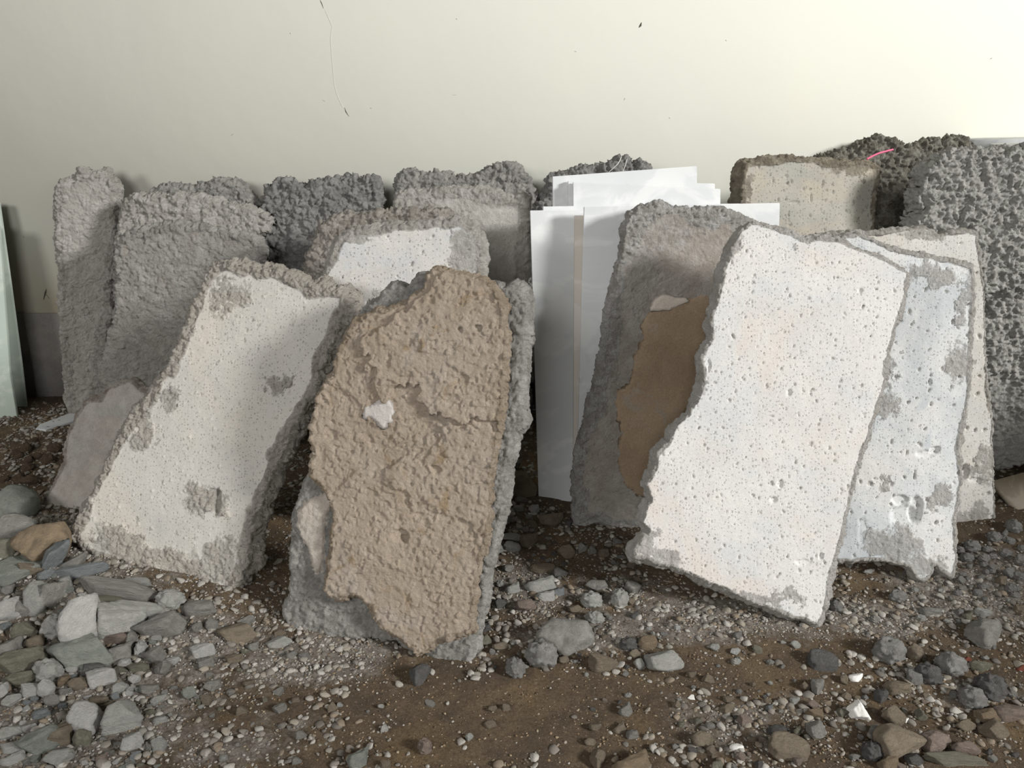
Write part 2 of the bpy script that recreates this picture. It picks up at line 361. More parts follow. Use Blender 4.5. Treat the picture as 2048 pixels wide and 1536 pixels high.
# ------------------------------------------------------------------ the setting: wall, cement dado, floor
def box(name, lo, hi, mat, parent=None, kind='structure'):
    V = [(x, y, z) for x in (lo[0], hi[0]) for y in (lo[1], hi[1]) for z in (lo[2], hi[2])]
    F = [(0, 1, 3, 2), (4, 6, 7, 5), (0, 4, 5, 1), (2, 3, 7, 6), (0, 2, 6, 4), (1, 5, 7, 3)]
    return tag(link(bpy.data.objects.new(name, mesh_np(name, V, F, mat, smooth=False)), parent), kind=kind)
wall = box('wall_back', (-4.5, WALLY, -.1), (4.5, WALLY + .2, 3.0), M['wall'])
box('trim_1', (-4.5, WALLY - .008, -.1), (4.5, WALLY, on_wall(60, 626).z), M['dado'])
# right-hand wall, outside the picture, with the window opening the daylight comes through
def wall_right():
    x0, x1, V, F = 2.95, 3.05, [], []
    for (a, b, c, d) in ((-4.5, -.5, -.1, 4.4), (2.75, WALLY, -.1, 4.4), (-.5, 2.75, -.1, 1.0), (-.5, 2.75, 4.0, 4.4)):
        k = len(V); V += [(x, y, z) for x in (x0, x1) for y in (a, b) for z in (c, d)]
        F += [tuple(k + i for i in f) for f in ((0, 1, 3, 2), (4, 6, 7, 5), (0, 4, 5, 1), (2, 3, 7, 6), (0, 2, 6, 4), (1, 5, 7, 3))]
    tag(link(bpy.data.objects.new('wall_right', mesh_np('wall_right', V, F, M['wall'], smooth=False))), kind='structure')
wall_right()
def mark(pts, w, mat, name='crack'):
    V, F = [], []; P = [on_wall(*p) for p in pts]
    for i, p in enumerate(P):
        a = P[max(i - 1, 0)]; b = P[min(i + 1, len(P) - 1)]; d = (b - a).normalized(); nn = Vector((-d.z, 0, d.x))
        ww = w * (0.25 if i in (0, len(P) - 1) else 1)
        for s in (-1, 1): V.append(tuple(p + nn * ww * s + Vector((0, -.0006, 0))))
        for s in (-1, 1): V.append(tuple(p + nn * ww * s + Vector((0, .002, 0))))
    for i in range(len(P) - 1):
        k = 4 * i; F += [(k, k + 1, k + 5, k + 4), (k + 2, k, k + 4, k + 6), (k + 1, k + 3, k + 7, k + 5)]
    link(bpy.data.objects.new(name, mesh_np(name, V, F, mat)), wall)
mark([(640, 0), (643, 6), (647, 17)], .0016, M['mark'])
mark([(649, 18), (656, 34), (664, 52), (661, 78), (663, 110), (666, 140), (668, 168), (674, 190), (684, 212), (690, 218)], .0008, M['faint'])
mark([(689, 215), (692, 224), (698, 233)], .0018, M['mark'])
for pts, w in (([(1278, 55), (1281, 51), (1283, 45)], .004), ([(1149, 102), (1153, 104)], .0015), ([(1248, 200), (1250, 196)], .002), ([(580, 66), (581, 68)], .002),
               ([(912, 37), (914, 39)], .002), ([(740, 216), (743, 217)], .002), ([(1980, 118), (1984, 116)], .003), ([(462, 271), (466, 268)], .0015),
               ([(645, 200), (650, 203)], .001), ([(1451, 80), (1453, 82)], .0015), ([(1338, 235), (1340, 237)], .0015), ([(20, 489), (24, 478)], .002),
               ([(87, 600), (91, 585), (93, 578)], .004), ([(91, 588), (99, 597)], .003), ([(46, 472), (48, 476)], .002), ([(905, 190), (912, 190)], .001)):
    mark(pts, w, M['mark'], 'paint_chip')

def floor_mesh():
    xs = np.arange(-2.9, 2.9, .011); ys = np.arange(.55, WALLY + .02, .009)
    gx, gy = np.meshgrid(xs, ys); X = gx.ravel(); Y = gy.ravel(); Z = ground(X, Y)
    P = np.stack([X, Y, Z], 1)
    f1, _ = worley(P * [1, 1, 0], .05, 3, True)
    Z = Z + .0035 * fbm(P, .03, 3, 21, .6) + .004 * np.clip(.5 - f1, 0, 1) * sstep(-.2, .4, fbm(P, .3, 2, 33))
    nx, ny = len(xs), len(ys); idx = np.arange(nx * ny).reshape(ny, nx)
    F = np.stack([idx[:-1, :-1], idx[:-1, 1:], idx[1:, 1:], idx[1:, :-1]], -1).reshape(-1, 4)
    return np.stack([X, Y, Z], 1), F
DUST = []        # patches of pale cement dust on the brown earth
for (px, py, rx, ry, a) in [(1420, 1240, .32, .10, 1.0), (1230, 1180, .20, .10, .7), (1720, 1230, .22, .12, .75), (1050, 1180, .16, .14, .8), (1180, 1270, .2, .08, .9), (1950, 1180, .3, .16, .8),
                            (60, 1150, .5, .3, 1.0), (300, 1300, .4, .15, .9), (120, 1430, .35, .2, .9), (600, 1330, .25, .1, .8), (680, 1290, .2, .06, .9), (420, 1480, .3, .12, .5), (1950, 1380, .2, .1, .5), (1480, 1440, .25, .12, .5)]:
    q = flat_floor(px, py); DUST.append((q.x, q.y, rx, ry, a))
def dust_at(x, y):
    d = np.zeros(len(x))
    for (mx, my, rx, ry, a) in DUST: d = np.maximum(d, a * np.exp(-((x - mx) / rx) ** 2 - ((y - my) / ry) ** 2))
    return d
V, F = floor_mesh()
t = NT('earth_floor'); d = t.attr('dust')
c = t.mix(t.rng(t.noise(6, 5, .6), .35, .65), lin(120, 104, 84), lin(102, 88, 72)); c = t.mix(t.rng(t.noise(3.1, 4, .6, dist=.5), .52, .66), c, lin(140, 118, 88))
g = t.mix(t.rng(t.noise(30, 5, .7), .35, .65), lin(170, 163, 154), lin(128, 120, 110))
dm = t.rng(t.math('ADD', d, t.math('MULTIPLY', t.math('SUBTRACT', t.noise(11, 6, .7), .5), 1.6)), .25, .62); c = t.mix(dm, c, g)
c = t.mix(t.rng(t.noise(130, 4, .75), .45, .62, 0, .55), c, lin(84, 68, 54)); c = t.mix(t.rng(t.noise(210, 3, .7), .58, .7, 0, .6), c, lin(176, 162, 144))
t.l(c, t.b.inputs['Base Color']); t.b.inputs['Roughness'].default_value = .97
t.l(t.bump(t.noise(70, 8, .75), .012, 1.0, t.bump(t.noise(260, 4, .7), .004, 1.0)), t.b.inputs['Normal']); M['floor'] = t.m
fl = tag(link(bpy.data.objects.new('floor', mesh_np('floor', V, F, M['floor'], {'dust': dust_at(V[:, 0], V[:, 1])}))), kind='structure')
# ------------------------------------------------------------------ the slabs, front to back
PIT = lambda cell, frac, dep=.0035, lo=.06, hi=.26: (cell, lo, hi, frac, dep)
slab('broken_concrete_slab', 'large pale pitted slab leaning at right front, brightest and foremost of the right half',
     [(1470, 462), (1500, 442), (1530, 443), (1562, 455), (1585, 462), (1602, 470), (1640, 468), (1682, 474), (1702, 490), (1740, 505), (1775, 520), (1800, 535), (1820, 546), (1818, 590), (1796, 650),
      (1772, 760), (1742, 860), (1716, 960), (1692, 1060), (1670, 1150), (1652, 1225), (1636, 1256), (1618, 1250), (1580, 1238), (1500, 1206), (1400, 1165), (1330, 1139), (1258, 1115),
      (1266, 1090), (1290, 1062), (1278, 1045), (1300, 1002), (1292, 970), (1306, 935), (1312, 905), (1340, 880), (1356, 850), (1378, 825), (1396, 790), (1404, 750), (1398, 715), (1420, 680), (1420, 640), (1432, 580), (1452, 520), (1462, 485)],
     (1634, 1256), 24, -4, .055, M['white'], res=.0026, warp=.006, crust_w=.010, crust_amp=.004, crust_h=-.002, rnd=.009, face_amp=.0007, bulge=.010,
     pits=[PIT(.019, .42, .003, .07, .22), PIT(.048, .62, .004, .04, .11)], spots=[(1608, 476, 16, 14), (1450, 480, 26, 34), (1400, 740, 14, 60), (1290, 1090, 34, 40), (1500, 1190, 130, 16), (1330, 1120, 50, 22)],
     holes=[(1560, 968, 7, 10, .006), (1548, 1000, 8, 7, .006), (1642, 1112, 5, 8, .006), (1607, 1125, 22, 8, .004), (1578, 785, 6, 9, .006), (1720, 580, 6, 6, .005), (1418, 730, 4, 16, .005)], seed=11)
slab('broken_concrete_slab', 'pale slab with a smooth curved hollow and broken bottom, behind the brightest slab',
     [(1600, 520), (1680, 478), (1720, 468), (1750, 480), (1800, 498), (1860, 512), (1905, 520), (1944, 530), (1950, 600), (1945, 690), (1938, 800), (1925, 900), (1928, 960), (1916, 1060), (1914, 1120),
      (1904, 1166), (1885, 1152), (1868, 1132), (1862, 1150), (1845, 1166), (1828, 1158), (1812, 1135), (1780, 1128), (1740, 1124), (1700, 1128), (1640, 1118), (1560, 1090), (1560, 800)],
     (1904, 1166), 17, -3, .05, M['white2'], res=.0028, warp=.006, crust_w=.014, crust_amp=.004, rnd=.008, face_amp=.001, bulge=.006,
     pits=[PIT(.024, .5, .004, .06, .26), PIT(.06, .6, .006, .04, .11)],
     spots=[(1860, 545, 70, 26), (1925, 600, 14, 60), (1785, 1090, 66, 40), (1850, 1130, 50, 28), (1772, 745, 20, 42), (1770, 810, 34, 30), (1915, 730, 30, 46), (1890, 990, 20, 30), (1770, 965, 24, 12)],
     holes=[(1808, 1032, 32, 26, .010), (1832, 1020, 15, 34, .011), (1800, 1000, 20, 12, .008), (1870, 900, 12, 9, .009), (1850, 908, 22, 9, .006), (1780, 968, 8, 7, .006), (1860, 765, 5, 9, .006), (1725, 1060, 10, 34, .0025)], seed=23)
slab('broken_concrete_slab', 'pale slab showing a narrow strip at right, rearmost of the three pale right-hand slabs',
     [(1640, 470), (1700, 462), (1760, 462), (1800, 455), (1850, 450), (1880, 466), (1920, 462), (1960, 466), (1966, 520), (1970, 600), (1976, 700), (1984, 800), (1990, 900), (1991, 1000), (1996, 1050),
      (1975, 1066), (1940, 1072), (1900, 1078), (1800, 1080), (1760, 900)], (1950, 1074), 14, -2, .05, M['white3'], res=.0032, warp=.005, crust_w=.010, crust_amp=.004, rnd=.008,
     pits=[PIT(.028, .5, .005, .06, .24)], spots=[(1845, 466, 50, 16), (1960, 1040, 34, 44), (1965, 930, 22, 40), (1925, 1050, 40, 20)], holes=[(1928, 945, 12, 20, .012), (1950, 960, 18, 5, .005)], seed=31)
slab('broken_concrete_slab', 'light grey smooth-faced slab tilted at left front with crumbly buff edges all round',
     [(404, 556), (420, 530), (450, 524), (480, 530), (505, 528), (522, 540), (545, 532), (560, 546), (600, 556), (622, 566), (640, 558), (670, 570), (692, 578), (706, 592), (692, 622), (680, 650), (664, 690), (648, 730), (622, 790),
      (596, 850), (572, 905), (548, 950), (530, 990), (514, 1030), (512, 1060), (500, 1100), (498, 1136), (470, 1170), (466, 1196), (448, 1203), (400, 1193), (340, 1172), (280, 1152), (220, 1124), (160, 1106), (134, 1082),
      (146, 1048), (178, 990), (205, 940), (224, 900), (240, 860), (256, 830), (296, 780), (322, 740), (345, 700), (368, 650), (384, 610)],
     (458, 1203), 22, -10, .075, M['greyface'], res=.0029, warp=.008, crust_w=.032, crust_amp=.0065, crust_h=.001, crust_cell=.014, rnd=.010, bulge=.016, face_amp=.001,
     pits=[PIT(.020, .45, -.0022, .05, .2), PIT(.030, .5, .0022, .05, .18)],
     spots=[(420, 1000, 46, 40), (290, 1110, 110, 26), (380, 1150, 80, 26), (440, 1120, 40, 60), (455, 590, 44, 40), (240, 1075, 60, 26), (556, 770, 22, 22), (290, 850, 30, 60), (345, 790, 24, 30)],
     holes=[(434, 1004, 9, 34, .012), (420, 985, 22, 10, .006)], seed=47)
# beige-topped slab at the centre: grey body with a layer of beige mortar
pl = Plane((938, 1336), 18, -14, -.026)
def terrace(X, pl, h=.0034, sc=.20, k=3.0):
    Z = np.concatenate([X, np.zeros((len(X), 1))], 1); n = (fbm(Z, sc, 5, 201, .58) + .25 * fbm(Z, .012, 2, 207)) * k; f = n - np.floor(n)
    return h * (np.floor(n) * .5 + sstep(.0, .10, f) * .5 - f * .35)
root = empty('mortar_covered_slab', pl.M); root['kind'] = 'thing'
tag(root, 'big slab covered in beige-brown crusty mortar, foremost at the centre', 'slab')
body = slab_mesh('slab_body', pl, [(735, 606), (760, 588), (784, 562), (812, 572), (832, 548), (856, 542), (900, 552), (975, 566), (1000, 562), (1012, 570), (1030, 557), (1050, 568), (1058, 596), (1056, 650), (1052, 720), (1044, 790),
     (1052, 842), (1034, 872), (1026, 920), (1016, 970), (1004, 1030), (994, 1090), (984, 1150), (974, 1200), (962, 1250), (950, 1290), (938, 1336), (915, 1328), (890, 1332), (860, 1322), (842, 1330), (815, 1306), (790, 1285), (740, 1276), (696, 1284), (650, 1275), (600, 1270), (576, 1258),
     (559, 1226), (572, 1200), (580, 1160), (575, 1122), (578, 1045), (592, 995), (612, 955), (625, 900), (625, 860), (645, 800), (672, 740), (690, 680), (710, 640)], .055, M['body'],
     res=.004, warp=.006, crust_w=.0, all_rough=1.0, crust_amp=.0045, crust_cell=.014, rnd=.012, bulge=.006, seed=59)
b = link(bpy.data.objects.new('slab_body', body), root); tag(b, 'grey concrete core showing at the lower left and right edge')
plc = Plane((938, 1336), 18, -14, .0); rel = pl.M.inverted() @ plc.M
crust = [(850, 552), (872, 538), (905, 541), (940, 548), (962, 552), (985, 566), (1000, 590), (1010, 620), (1008, 690), (1012, 740), (1006, 800), (1000, 860), (994, 900), (985, 960), (982, 1020), (976, 1080), (966, 1130), (958, 1180), (948, 1225), (944, 1262),
     (905, 1274), (872, 1287), (852, 1308), (829, 1316), (812, 1298), (790, 1276), (766, 1256), (747, 1240), (738, 1215), (727, 1198), (712, 1190), (696, 1190), (680, 1200), (669, 1203), (655, 1190), (650, 1174), (657, 1139), (655, 1105), (657, 1069), (662, 1040), (655, 1010),
     (640, 985), (618, 962), (612, 930), (620, 905), (612, 880), (614, 860), (626, 830), (636, 790), (655, 765), (668, 745), (662, 720), (672, 700), (690, 664), (702, 640), (726, 627), (748, 618), (772, 616), (800, 602), (830, 588), (846, 578)]
steps = [([(705, 690), (800, 620), (900, 540), (1030, 560), (1010, 860), (920, 850), (880, 830), (850, 840), (838, 800), (835, 760), (770, 800), (760, 780), (765, 752), (738, 735), (722, 700)], .009),
         ([(838, 800), (850, 840), (880, 850), (840, 900), (790, 905), (760, 930), (700, 960), (640, 1010), (620, 980), (612, 880), (650, 770), (700, 800), (740, 850), (800, 830)], -.003),
         ([(760, 930), (880, 850), (1010, 870), (980, 1080), (800, 1000), (760, 960)], .004)]
cm = slab_mesh('mortar_layer', plc, crust, .026, M['beige'], res=.0027, warp=.007, crust_w=.012, all_rough=.38, crust_amp=.0056, crust_cell=.024, rnd=.010, bulge=.004, big_amp=.005, steps=steps, front_fn=terrace,
     holes=[(800, 1072, 22, 16, .010), (806, 1078, 12, 9, .008), (922, 660, 7, 8, .008), (958, 656, 9, 9, .009), (872, 938, 14, 8, .006), (925, 760, 16, 14, .004), (908, 800, 22, 14, .004), (865, 600, 8, 12, .005), (660, 870, 20, 16, .003)], seed=67)
c = link(bpy.data.objects.new('mortar_layer', cm), root); c.matrix_parent_inverse = Matrix(); c.matrix_local = rel; tag(c, 'beige-brown bedding mortar crust')
pm = Plane((938, 1336), 18, -14, -.017)
for nm, pts, mt in (('mortar_patch', [(640, 990), (668, 962), (700, 955), (690, 985), (662, 1010), (650, 1040), (654, 1090), (646, 1140), (628, 1150), (622, 1110), (606, 1080), (590, 1050), (592, 1020), (612, 1000)], M['flake']),):
    o = link(bpy.data.objects.new(nm, slab_mesh(nm, pm, pts, .02, mt, res=.004, warp=.006, crust_w=.0, all_rough=.4, crust_amp=.006, rnd=.010, seed=71)), root); o.matrix_local = pl.M.inverted() @ pm.M
    tag(o, 'pale smeared mortar at the lower left')
pm = Plane((938, 1336), 18, -14, .001)
o = link(bpy.data.objects.new('plaster_splash', slab_mesh('plaster_splash', pm, [(730, 822), (748, 808), (770, 800), (786, 812), (782, 834), (762, 846), (745, 838), (728, 840)], .012, M['splash'], res=.003, warp=.014, crust_w=0, all_rough=.25, crust_amp=.002, rnd=.003, seed=73)), root)
o.matrix_local = pl.M.inverted() @ pm.M; tag(o, 'white plaster splash')
# rough grey-brown slab with the orange patch
pl = Plane((1160, 1058), 9, 3, 0)
root = empty('stained_slab', pl.M); root['kind'] = 'thing'; tag(root, 'rough grey slab with an orange-brown patch, between the marble sheets and the brightest slab', 'slab')
bm_ = slab_mesh('slab_body', pl, [(1258, 430), (1290, 412), (1325, 402), (1350, 412), (1385, 420), (1420, 416), (1455, 424), (1480, 432), (1520, 450), (1500, 640), (1440, 850), (1400, 1000), (1360, 1075), (1290, 1066), (1240, 1058), (1200, 1050), (1160, 1058), (1146, 1045),
     (1150, 1000), (1148, 960), (1156, 920), (1160, 885), (1172, 850), (1182, 800), (1192, 760), (1204, 710), (1212, 660), (1216, 620), (1228, 575), (1232, 540), (1242, 500), (1246, 465)], .05, M['midslab'],
     res=.0036, warp=.005, crust_w=.05, crust_amp=.0055, crust_cell=.013, all_rough=.45, rnd=.008, big_amp=.004, seed=83, spots=[(1320, 460, 110, 60), (1270, 560, 60, 110), (1220, 740, 30, 100)])
tag(link(bpy.data.objects.new('slab_body', bm_), root), 'rough grey concrete')
pm = Plane((1160, 1058), 9, 3, .0055)
om = slab_mesh('bedding_patch', pm, [(1300, 622), (1330, 612), (1380, 600), (1425, 590), (1440, 640), (1400, 760), (1350, 870), (1330, 960), (1300, 1000), (1262, 985), (1240, 950), (1238, 900), (1250, 860), (1236, 830), (1240, 790), (1256, 770), (1268, 735), (1266, 712), (1280, 700), (1288, 670), (1284, 650)], .010, M['orange'],
     res=.0036, warp=.011, crust_w=0, all_rough=.22, crust_amp=.004, rnd=.004, big_amp=.004, seed=89)
o = link(bpy.data.objects.new('bedding_patch', om), root); o.matrix_local = pl.M.inverted() @ pm.M; tag(o, 'smooth orange-brown patch')
pm = Plane((1160, 1058), 9, 3, .0125)
om = slab_mesh('plaster_flake', pm, [(1300, 618), (1312, 598), (1328, 588), (1342, 590), (1352, 596), (1372, 596), (1380, 602), (1362, 608), (1340, 618), (1318, 620)], .012, M['flake'], res=.003, warp=.004, crust_w=0, all_rough=.1, crust_amp=.002, rnd=.003, seed=91)
o = link(bpy.data.objects.new('plaster_flake', om), root); o.matrix_local = pl.M.inverted() @ pm.M; tag(o, 'whitish plaster flake at the top of the patch')
# slabs at the left and the middle
slab('broken_concrete_slab', 'pinkish buff broken slab piece low at the left, propped behind the tilted light grey slab',
     [(64, 1026), (78, 1008), (90, 988), (104, 955), (118, 925), (120, 895), (130, 862), (146, 830), (160, 808), (176, 790), (200, 786), (222, 768), (244, 758), (262, 756), (300, 780), (330, 800), (320, 900), (250, 1000), (200, 1034), (150, 1032), (100, 1028)],
     (120, 1030), 26, -8, .05, M['roughpink'], res=.004, warp=.006, crust_w=.02, all_rough=.35, crust_amp=.005, rnd=.018, big_amp=.006, seed=101)
slab('broken_concrete_slab', 'tall narrow rough grey slab standing at the far left against the wall',
     [(102, 392), (108, 368), (122, 356), (142, 358), (150, 348), (158, 337), (172, 345), (190, 346), (204, 342), (222, 352), (232, 372), (238, 400), (236, 470), (228, 540), (224, 640), (208, 720), (202, 800), (190, 836), (134, 838), (128, 780), (124, 700), (118, 640), (114, 560), (110, 500), (106, 440)],
     (160, 838), 4.5, 6, .06, M['roughpale'], res=.004, warp=0.01, crust_w=.04, all_rough=.7, crust_amp=0.008, crust_cell=0.02, rnd=.018, big_amp=.010, seed=103)
slab('broken_concrete_slab', 'grey rough slab with a stained middle, behind the tilted light grey slab',
     [(228, 482), (246, 464), (264, 458), (286, 456), (310, 452), (340, 446), (380, 450), (420, 456), (460, 466), (496, 474), (522, 478), (530, 500), (528, 524), (520, 700), (420, 870), (300, 884), (196, 850), (196, 780), (192, 752), (200, 712), (206, 680), (220, 650), (226, 620), (224, 588), (234, 560), (228, 530), (226, 506)],
     (250, 892), 7, 0, .06, M['roughstain'], res=.0042, warp=0.012, crust_w=.03, all_rough=.75, crust_amp=0.0075, crust_cell=0.017, rnd=.014, big_amp=.005, seed=107)
slab('broken_concrete_slab', 'whitish lumpy mortar slab just behind the stained grey one at the left',
     [(232, 452), (236, 420), (250, 404), (266, 396), (290, 392), (310, 386), (340, 388), (380, 394), (410, 396), (440, 404), (480, 412), (505, 420), (524, 424), (536, 436), (532, 460), (518, 480), (510, 700), (400, 860), (240, 860), (228, 700), (226, 520)],
     (300, 864), 7, 2, .06, M['roughpale'], res=.0045, warp=0.013, crust_w=.03, all_rough=.9, crust_amp=0.01, crust_cell=0.02, rnd=.016, big_amp=.006, seed=109)
slab('broken_concrete_slab', 'grey rubble-edged slab peeking out against the wall above the whitish lumpy slab',
     [(288, 392), (300, 376), (318, 368), (340, 366), (358, 374), (384, 372), (410, 362), (440, 358), (466, 366), (486, 378), (498, 392), (512, 410), (514, 520), (500, 838), (300, 840), (290, 600)],
     (400, 836), 6.5, 0, .06, M['rough'], res=.005, warp=0.013, all_rough=1, crust_amp=0.011, crust_cell=0.02, rnd=.014, seed=113)
slab('broken_concrete_slab', 'dark grey rough slab standing against the wall left of centre',
     [(514, 410), (520, 376), (540, 364), (556, 358), (584, 362), (604, 372), (616, 366), (640, 362), (660, 354), (690, 358), (716, 356), (738, 350), (752, 350), (758, 372), (757, 440), (760, 700), (752, 846), (530, 846), (522, 640), (516, 500)],
     (640, 848), 7, 0, .07, M['roughdark'], res=.0045, warp=0.013, all_rough=1, crust_amp=0.013, crust_cell=0.022, rnd=.018, big_amp=.010, seed=127)
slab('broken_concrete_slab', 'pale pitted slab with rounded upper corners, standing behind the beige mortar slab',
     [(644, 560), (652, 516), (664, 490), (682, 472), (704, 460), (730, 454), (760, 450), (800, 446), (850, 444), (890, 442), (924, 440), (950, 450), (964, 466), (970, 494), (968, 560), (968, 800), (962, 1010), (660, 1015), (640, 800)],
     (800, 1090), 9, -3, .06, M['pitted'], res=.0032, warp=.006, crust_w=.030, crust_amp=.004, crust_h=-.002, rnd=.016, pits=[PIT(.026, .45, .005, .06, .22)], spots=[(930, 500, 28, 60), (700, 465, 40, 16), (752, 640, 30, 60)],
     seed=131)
slab('broken_concrete_slab', 'brownish slab whose ragged top shows just above the pale pitted round-cornered slab',
     [(606, 545), (612, 510), (622, 478), (638, 452), (662, 438), (690, 428), (712, 434), (740, 426), (780, 428), (815, 422), (850, 424), (880, 416), (898, 428), (906, 450), (906, 800), (890, 960), (640, 960), (624, 700)],
     (750, 980), 9, 0, .06, M['roughwarm'], res=.0042, warp=0.011, all_rough=1, crust_amp=0.009, crust_cell=0.018, rnd=.012, seed=137)
slab('broken_concrete_slab', 'pale broad slab with a lumpy top, just left of the white marble sheets',
     [(786, 430), (786, 400), (796, 382), (830, 378), (870, 376), (910, 374), (950, 374), (985, 380), (1020, 386), (1048, 388), (1060, 400), (1062, 430), (1060, 500), (1056, 580), (1050, 700), (1046, 820), (1040, 932), (1010, 950), (820, 940), (800, 700)],
     (1000, 955), 10, 0, .06, M['roughpale'], res=.0038, warp=.006, crust_w=.05, all_rough=.45, crust_amp=.006, crust_cell=.020, rnd=.014, big_amp=.004, spots=[(920, 400, 150, 34)], seed=139)
slab('broken_concrete_slab', 'dark grey slab with a humped right end, against the wall behind the broad pale slab',
     [(788, 372), (792, 346), (804, 336), (822, 344), (836, 350), (870, 346), (900, 350), (930, 352), (956, 346), (974, 336), (996, 330), (1020, 324), (1040, 334), (1054, 352), (1066, 378), (1072, 410), (1072, 600), (1060, 840), (800, 840)],
     (930, 842), 6, 0, .07, M['rough'], res=.0045, warp=0.012, all_rough=1, crust_amp=0.011, crust_cell=0.02, rnd=.014, seed=149)
slab('broken_concrete_slab', 'dark rubbly slab with threads on top, standing against the wall behind the marble sheets',
     [(1064, 420), (1078, 392), (1096, 362), (1112, 350), (1150, 346), (1190, 338), (1206, 326), (1222, 322), (1236, 316), (1262, 318), (1270, 330), (1284, 326), (1298, 324), (1304, 338), (1330, 360), (1350, 600), (1330, 842), (1090, 842), (1080, 600)],
     (1200, 845), 6, 0, .08, M['roughdark'], res=.0045, warp=0.014, all_rough=1, crust_amp=0.013, crust_cell=0.02, rnd=.016, seed=151)
slab('broken_concrete_slab', 'yellowish grey pitted slab standing behind the brightest slab at upper right',
     [(1482, 350), (1490, 322), (1520, 318), (1570, 318), (1620, 317), (1650, 322), (1700, 322), (1740, 322), (1762, 330), (1764, 352), (1756, 380), (1752, 430), (1752, 470), (1750, 800), (1740, 880), (1490, 880), (1484, 600), (1482, 440)],
     (1620, 905), 12, 10, .09, M['olivepit'], res=.0034, warp=.005, crust_w=.022, crust_amp=.005, rnd=.010, bulge=.012, pits=[PIT(.024, .42, .005, .06, .24), PIT(.06, .6, .006, .05, .12)],
     spots=[(1710, 340, 60, 16), (1490, 385, 12, 30)], holes=[(1590, 405, 14, 5, .006), (1712, 338, 12, 14, .006), (1622, 396, 4, 10, .006)], seed=157)
slab('broken_concrete_slab', 'ochre and grey rubble slab with a pink straw on top, at the wall',
     [(1600, 345), (1622, 326), (1650, 316), (1684, 306), (1706, 300), (1730, 290), (1752, 284), (1786, 280), (1810, 286), (1836, 298), (1850, 286), (1880, 278), (1905, 276), (1938, 274), (1952, 286), (1968, 296), (1980, 330), (1980, 600), (1970, 820), (1640, 820), (1620, 600)],
     (1780, 842), 8, 0, .10, M['ochrepile'], res=.0045, warp=0.014, all_rough=1, crust_amp=0.015, crust_cell=0.024, rnd=.016, big_amp=.014, seed=163)
slab('broken_concrete_slab', 'large coarse grey slab at the right edge, upper of the two stacked there',
     [(1822, 460), (1828, 420), (1832, 380), (1842, 350), (1860, 326), (1884, 308), (1920, 300), (1960, 296), (2000, 296), (2050, 294), (2130, 296), (2220, 300), (2230, 560), (2110, 562), (2060, 580), (2020, 592), (1985, 598), (1950, 590), (1900, 560), (1850, 520)],
     (2000, 915), 7, -4, .12, M['farright'], off=.03, res=.0042, warp=0.013, all_rough=1, crust_amp=0.014, crust_cell=0.02, rnd=.020, big_amp=.008, seed=167)
slab('broken_concrete_slab', 'coarse greenish grey slab at the right edge, lower one of the two stacked there',
     [(1900, 640), (1968, 622), (2000, 600), (2040, 586), (2130, 584), (2230, 580), (2240, 900), (2130, 920), (2060, 926), (2020, 930), (1996, 938), (1960, 936), (1900, 930)],
     (2010, 938), 5, -4, .12, M['farright'], res=.0042, warp=0.012, all_rough=1, crust_amp=0.011, crust_cell=0.019, rnd=.014, big_amp=.006, seed=173)

# ------------------------------------------------------------------ marble sheets (front to back)
G = 'white marble sheets leaning in the middle'
q = Plane((1100, 1014), 12, 0)
def mfoot(k): p = flat_floor(1100, 1014); s = (p.y + k) / p.y; return p.y + k
def msheet(label, pts, k, mat=None):
    # foot line k metres behind the foremost full sheet
    yy = mfoot(k); lo, hi = 700.0, 1200.0
    for _ in range(40):
        mid = (lo + hi) / 2
        if flat_floor(1100, mid).y > yy: lo = mid
        else: hi = mid
    return sheet('marble_sheet', label, pts, (1100, lo), 12, 0, .018, mat or M['marble'], group=None)
msheet('foremost white marble sheet, right beside the rough stained slab', [(1168, 413), (1256, 411), (1560, 406), (1540, 1030), (1152, 1036)], -.075)
msheet('sliver of a marble sheet between the two foremost wide white sheets', [(1149, 431), (1500, 426), (1490, 1026), (1146, 1030)], -.05, M['marble_dusty'])
msheet('leftmost white marble sheet, standing full length down to the rubble', [(1060, 421), (1450, 416), (1440, 1016), (1078, 1018)], 0)
msheet('white marble sheet with its lit right end sticking out beyond the rough slab top', [(1086, 413), (1480, 407), (1476, 1000), (1100, 1004)], .024)
msheet('white marble sheet with a wide bare top band, second lowest band of the staggered tops', [(1146, 364), (1441, 378), (1436, 985), (1150, 990)], .048)
msheet('marble sheet showing only a thin slanting top line below the topmost one', [(1136, 361), (1430, 367), (1424, 975), (1140, 980)], .072)
msheet('topmost white marble sheet, rising to the right, at the back of the stack', [(1105, 353), (1394, 332), (1396, 960), (1112, 968)], .096)
sheet('marble_sheet', 'front one of the greenish white sheets leaning at the left edge', [(-260, 440), (-2, 452), (20, 750), (35, 839), (-260, 850)], (20, 840), 9, 8, .016, M['green'])
sheet('marble_sheet', 'greenish white sheet behind the front one at the left edge', [(-260, 400), (-2, 405), (22, 575), (43, 730), (53, 815), (-260, 822)], (40, 816), 5, 6, .014, M['green'])
for lab, pts, y in (('narrow white sheet lying along the wall at the upper right corner', [(1952, 281), (2250, 275), (2250, 300), (1952, 296)], 3.22), ('second white sheet edge just below the top one at the upper right corner', [(2008, 292), (2250, 288), (2250, 320), (2008, 306)], 3.05)):
    V = []; 
    for yy in (y, y + .10):
        for p in pts:
            w = on_wall(p[0], p[1], y); V.append((w.x, yy, w.z))
    F = [(0, 1, 2, 3), (7, 6, 5, 4), (0, 4, 5, 1), (1, 5, 6, 2), (2, 6, 7, 3), (3, 7, 4, 0)]
    tag(link(bpy.data.objects.new('marble_sheet', mesh_np('marble_sheet', V, F, M['marble'], smooth=False))), lab, 'marble sheet')
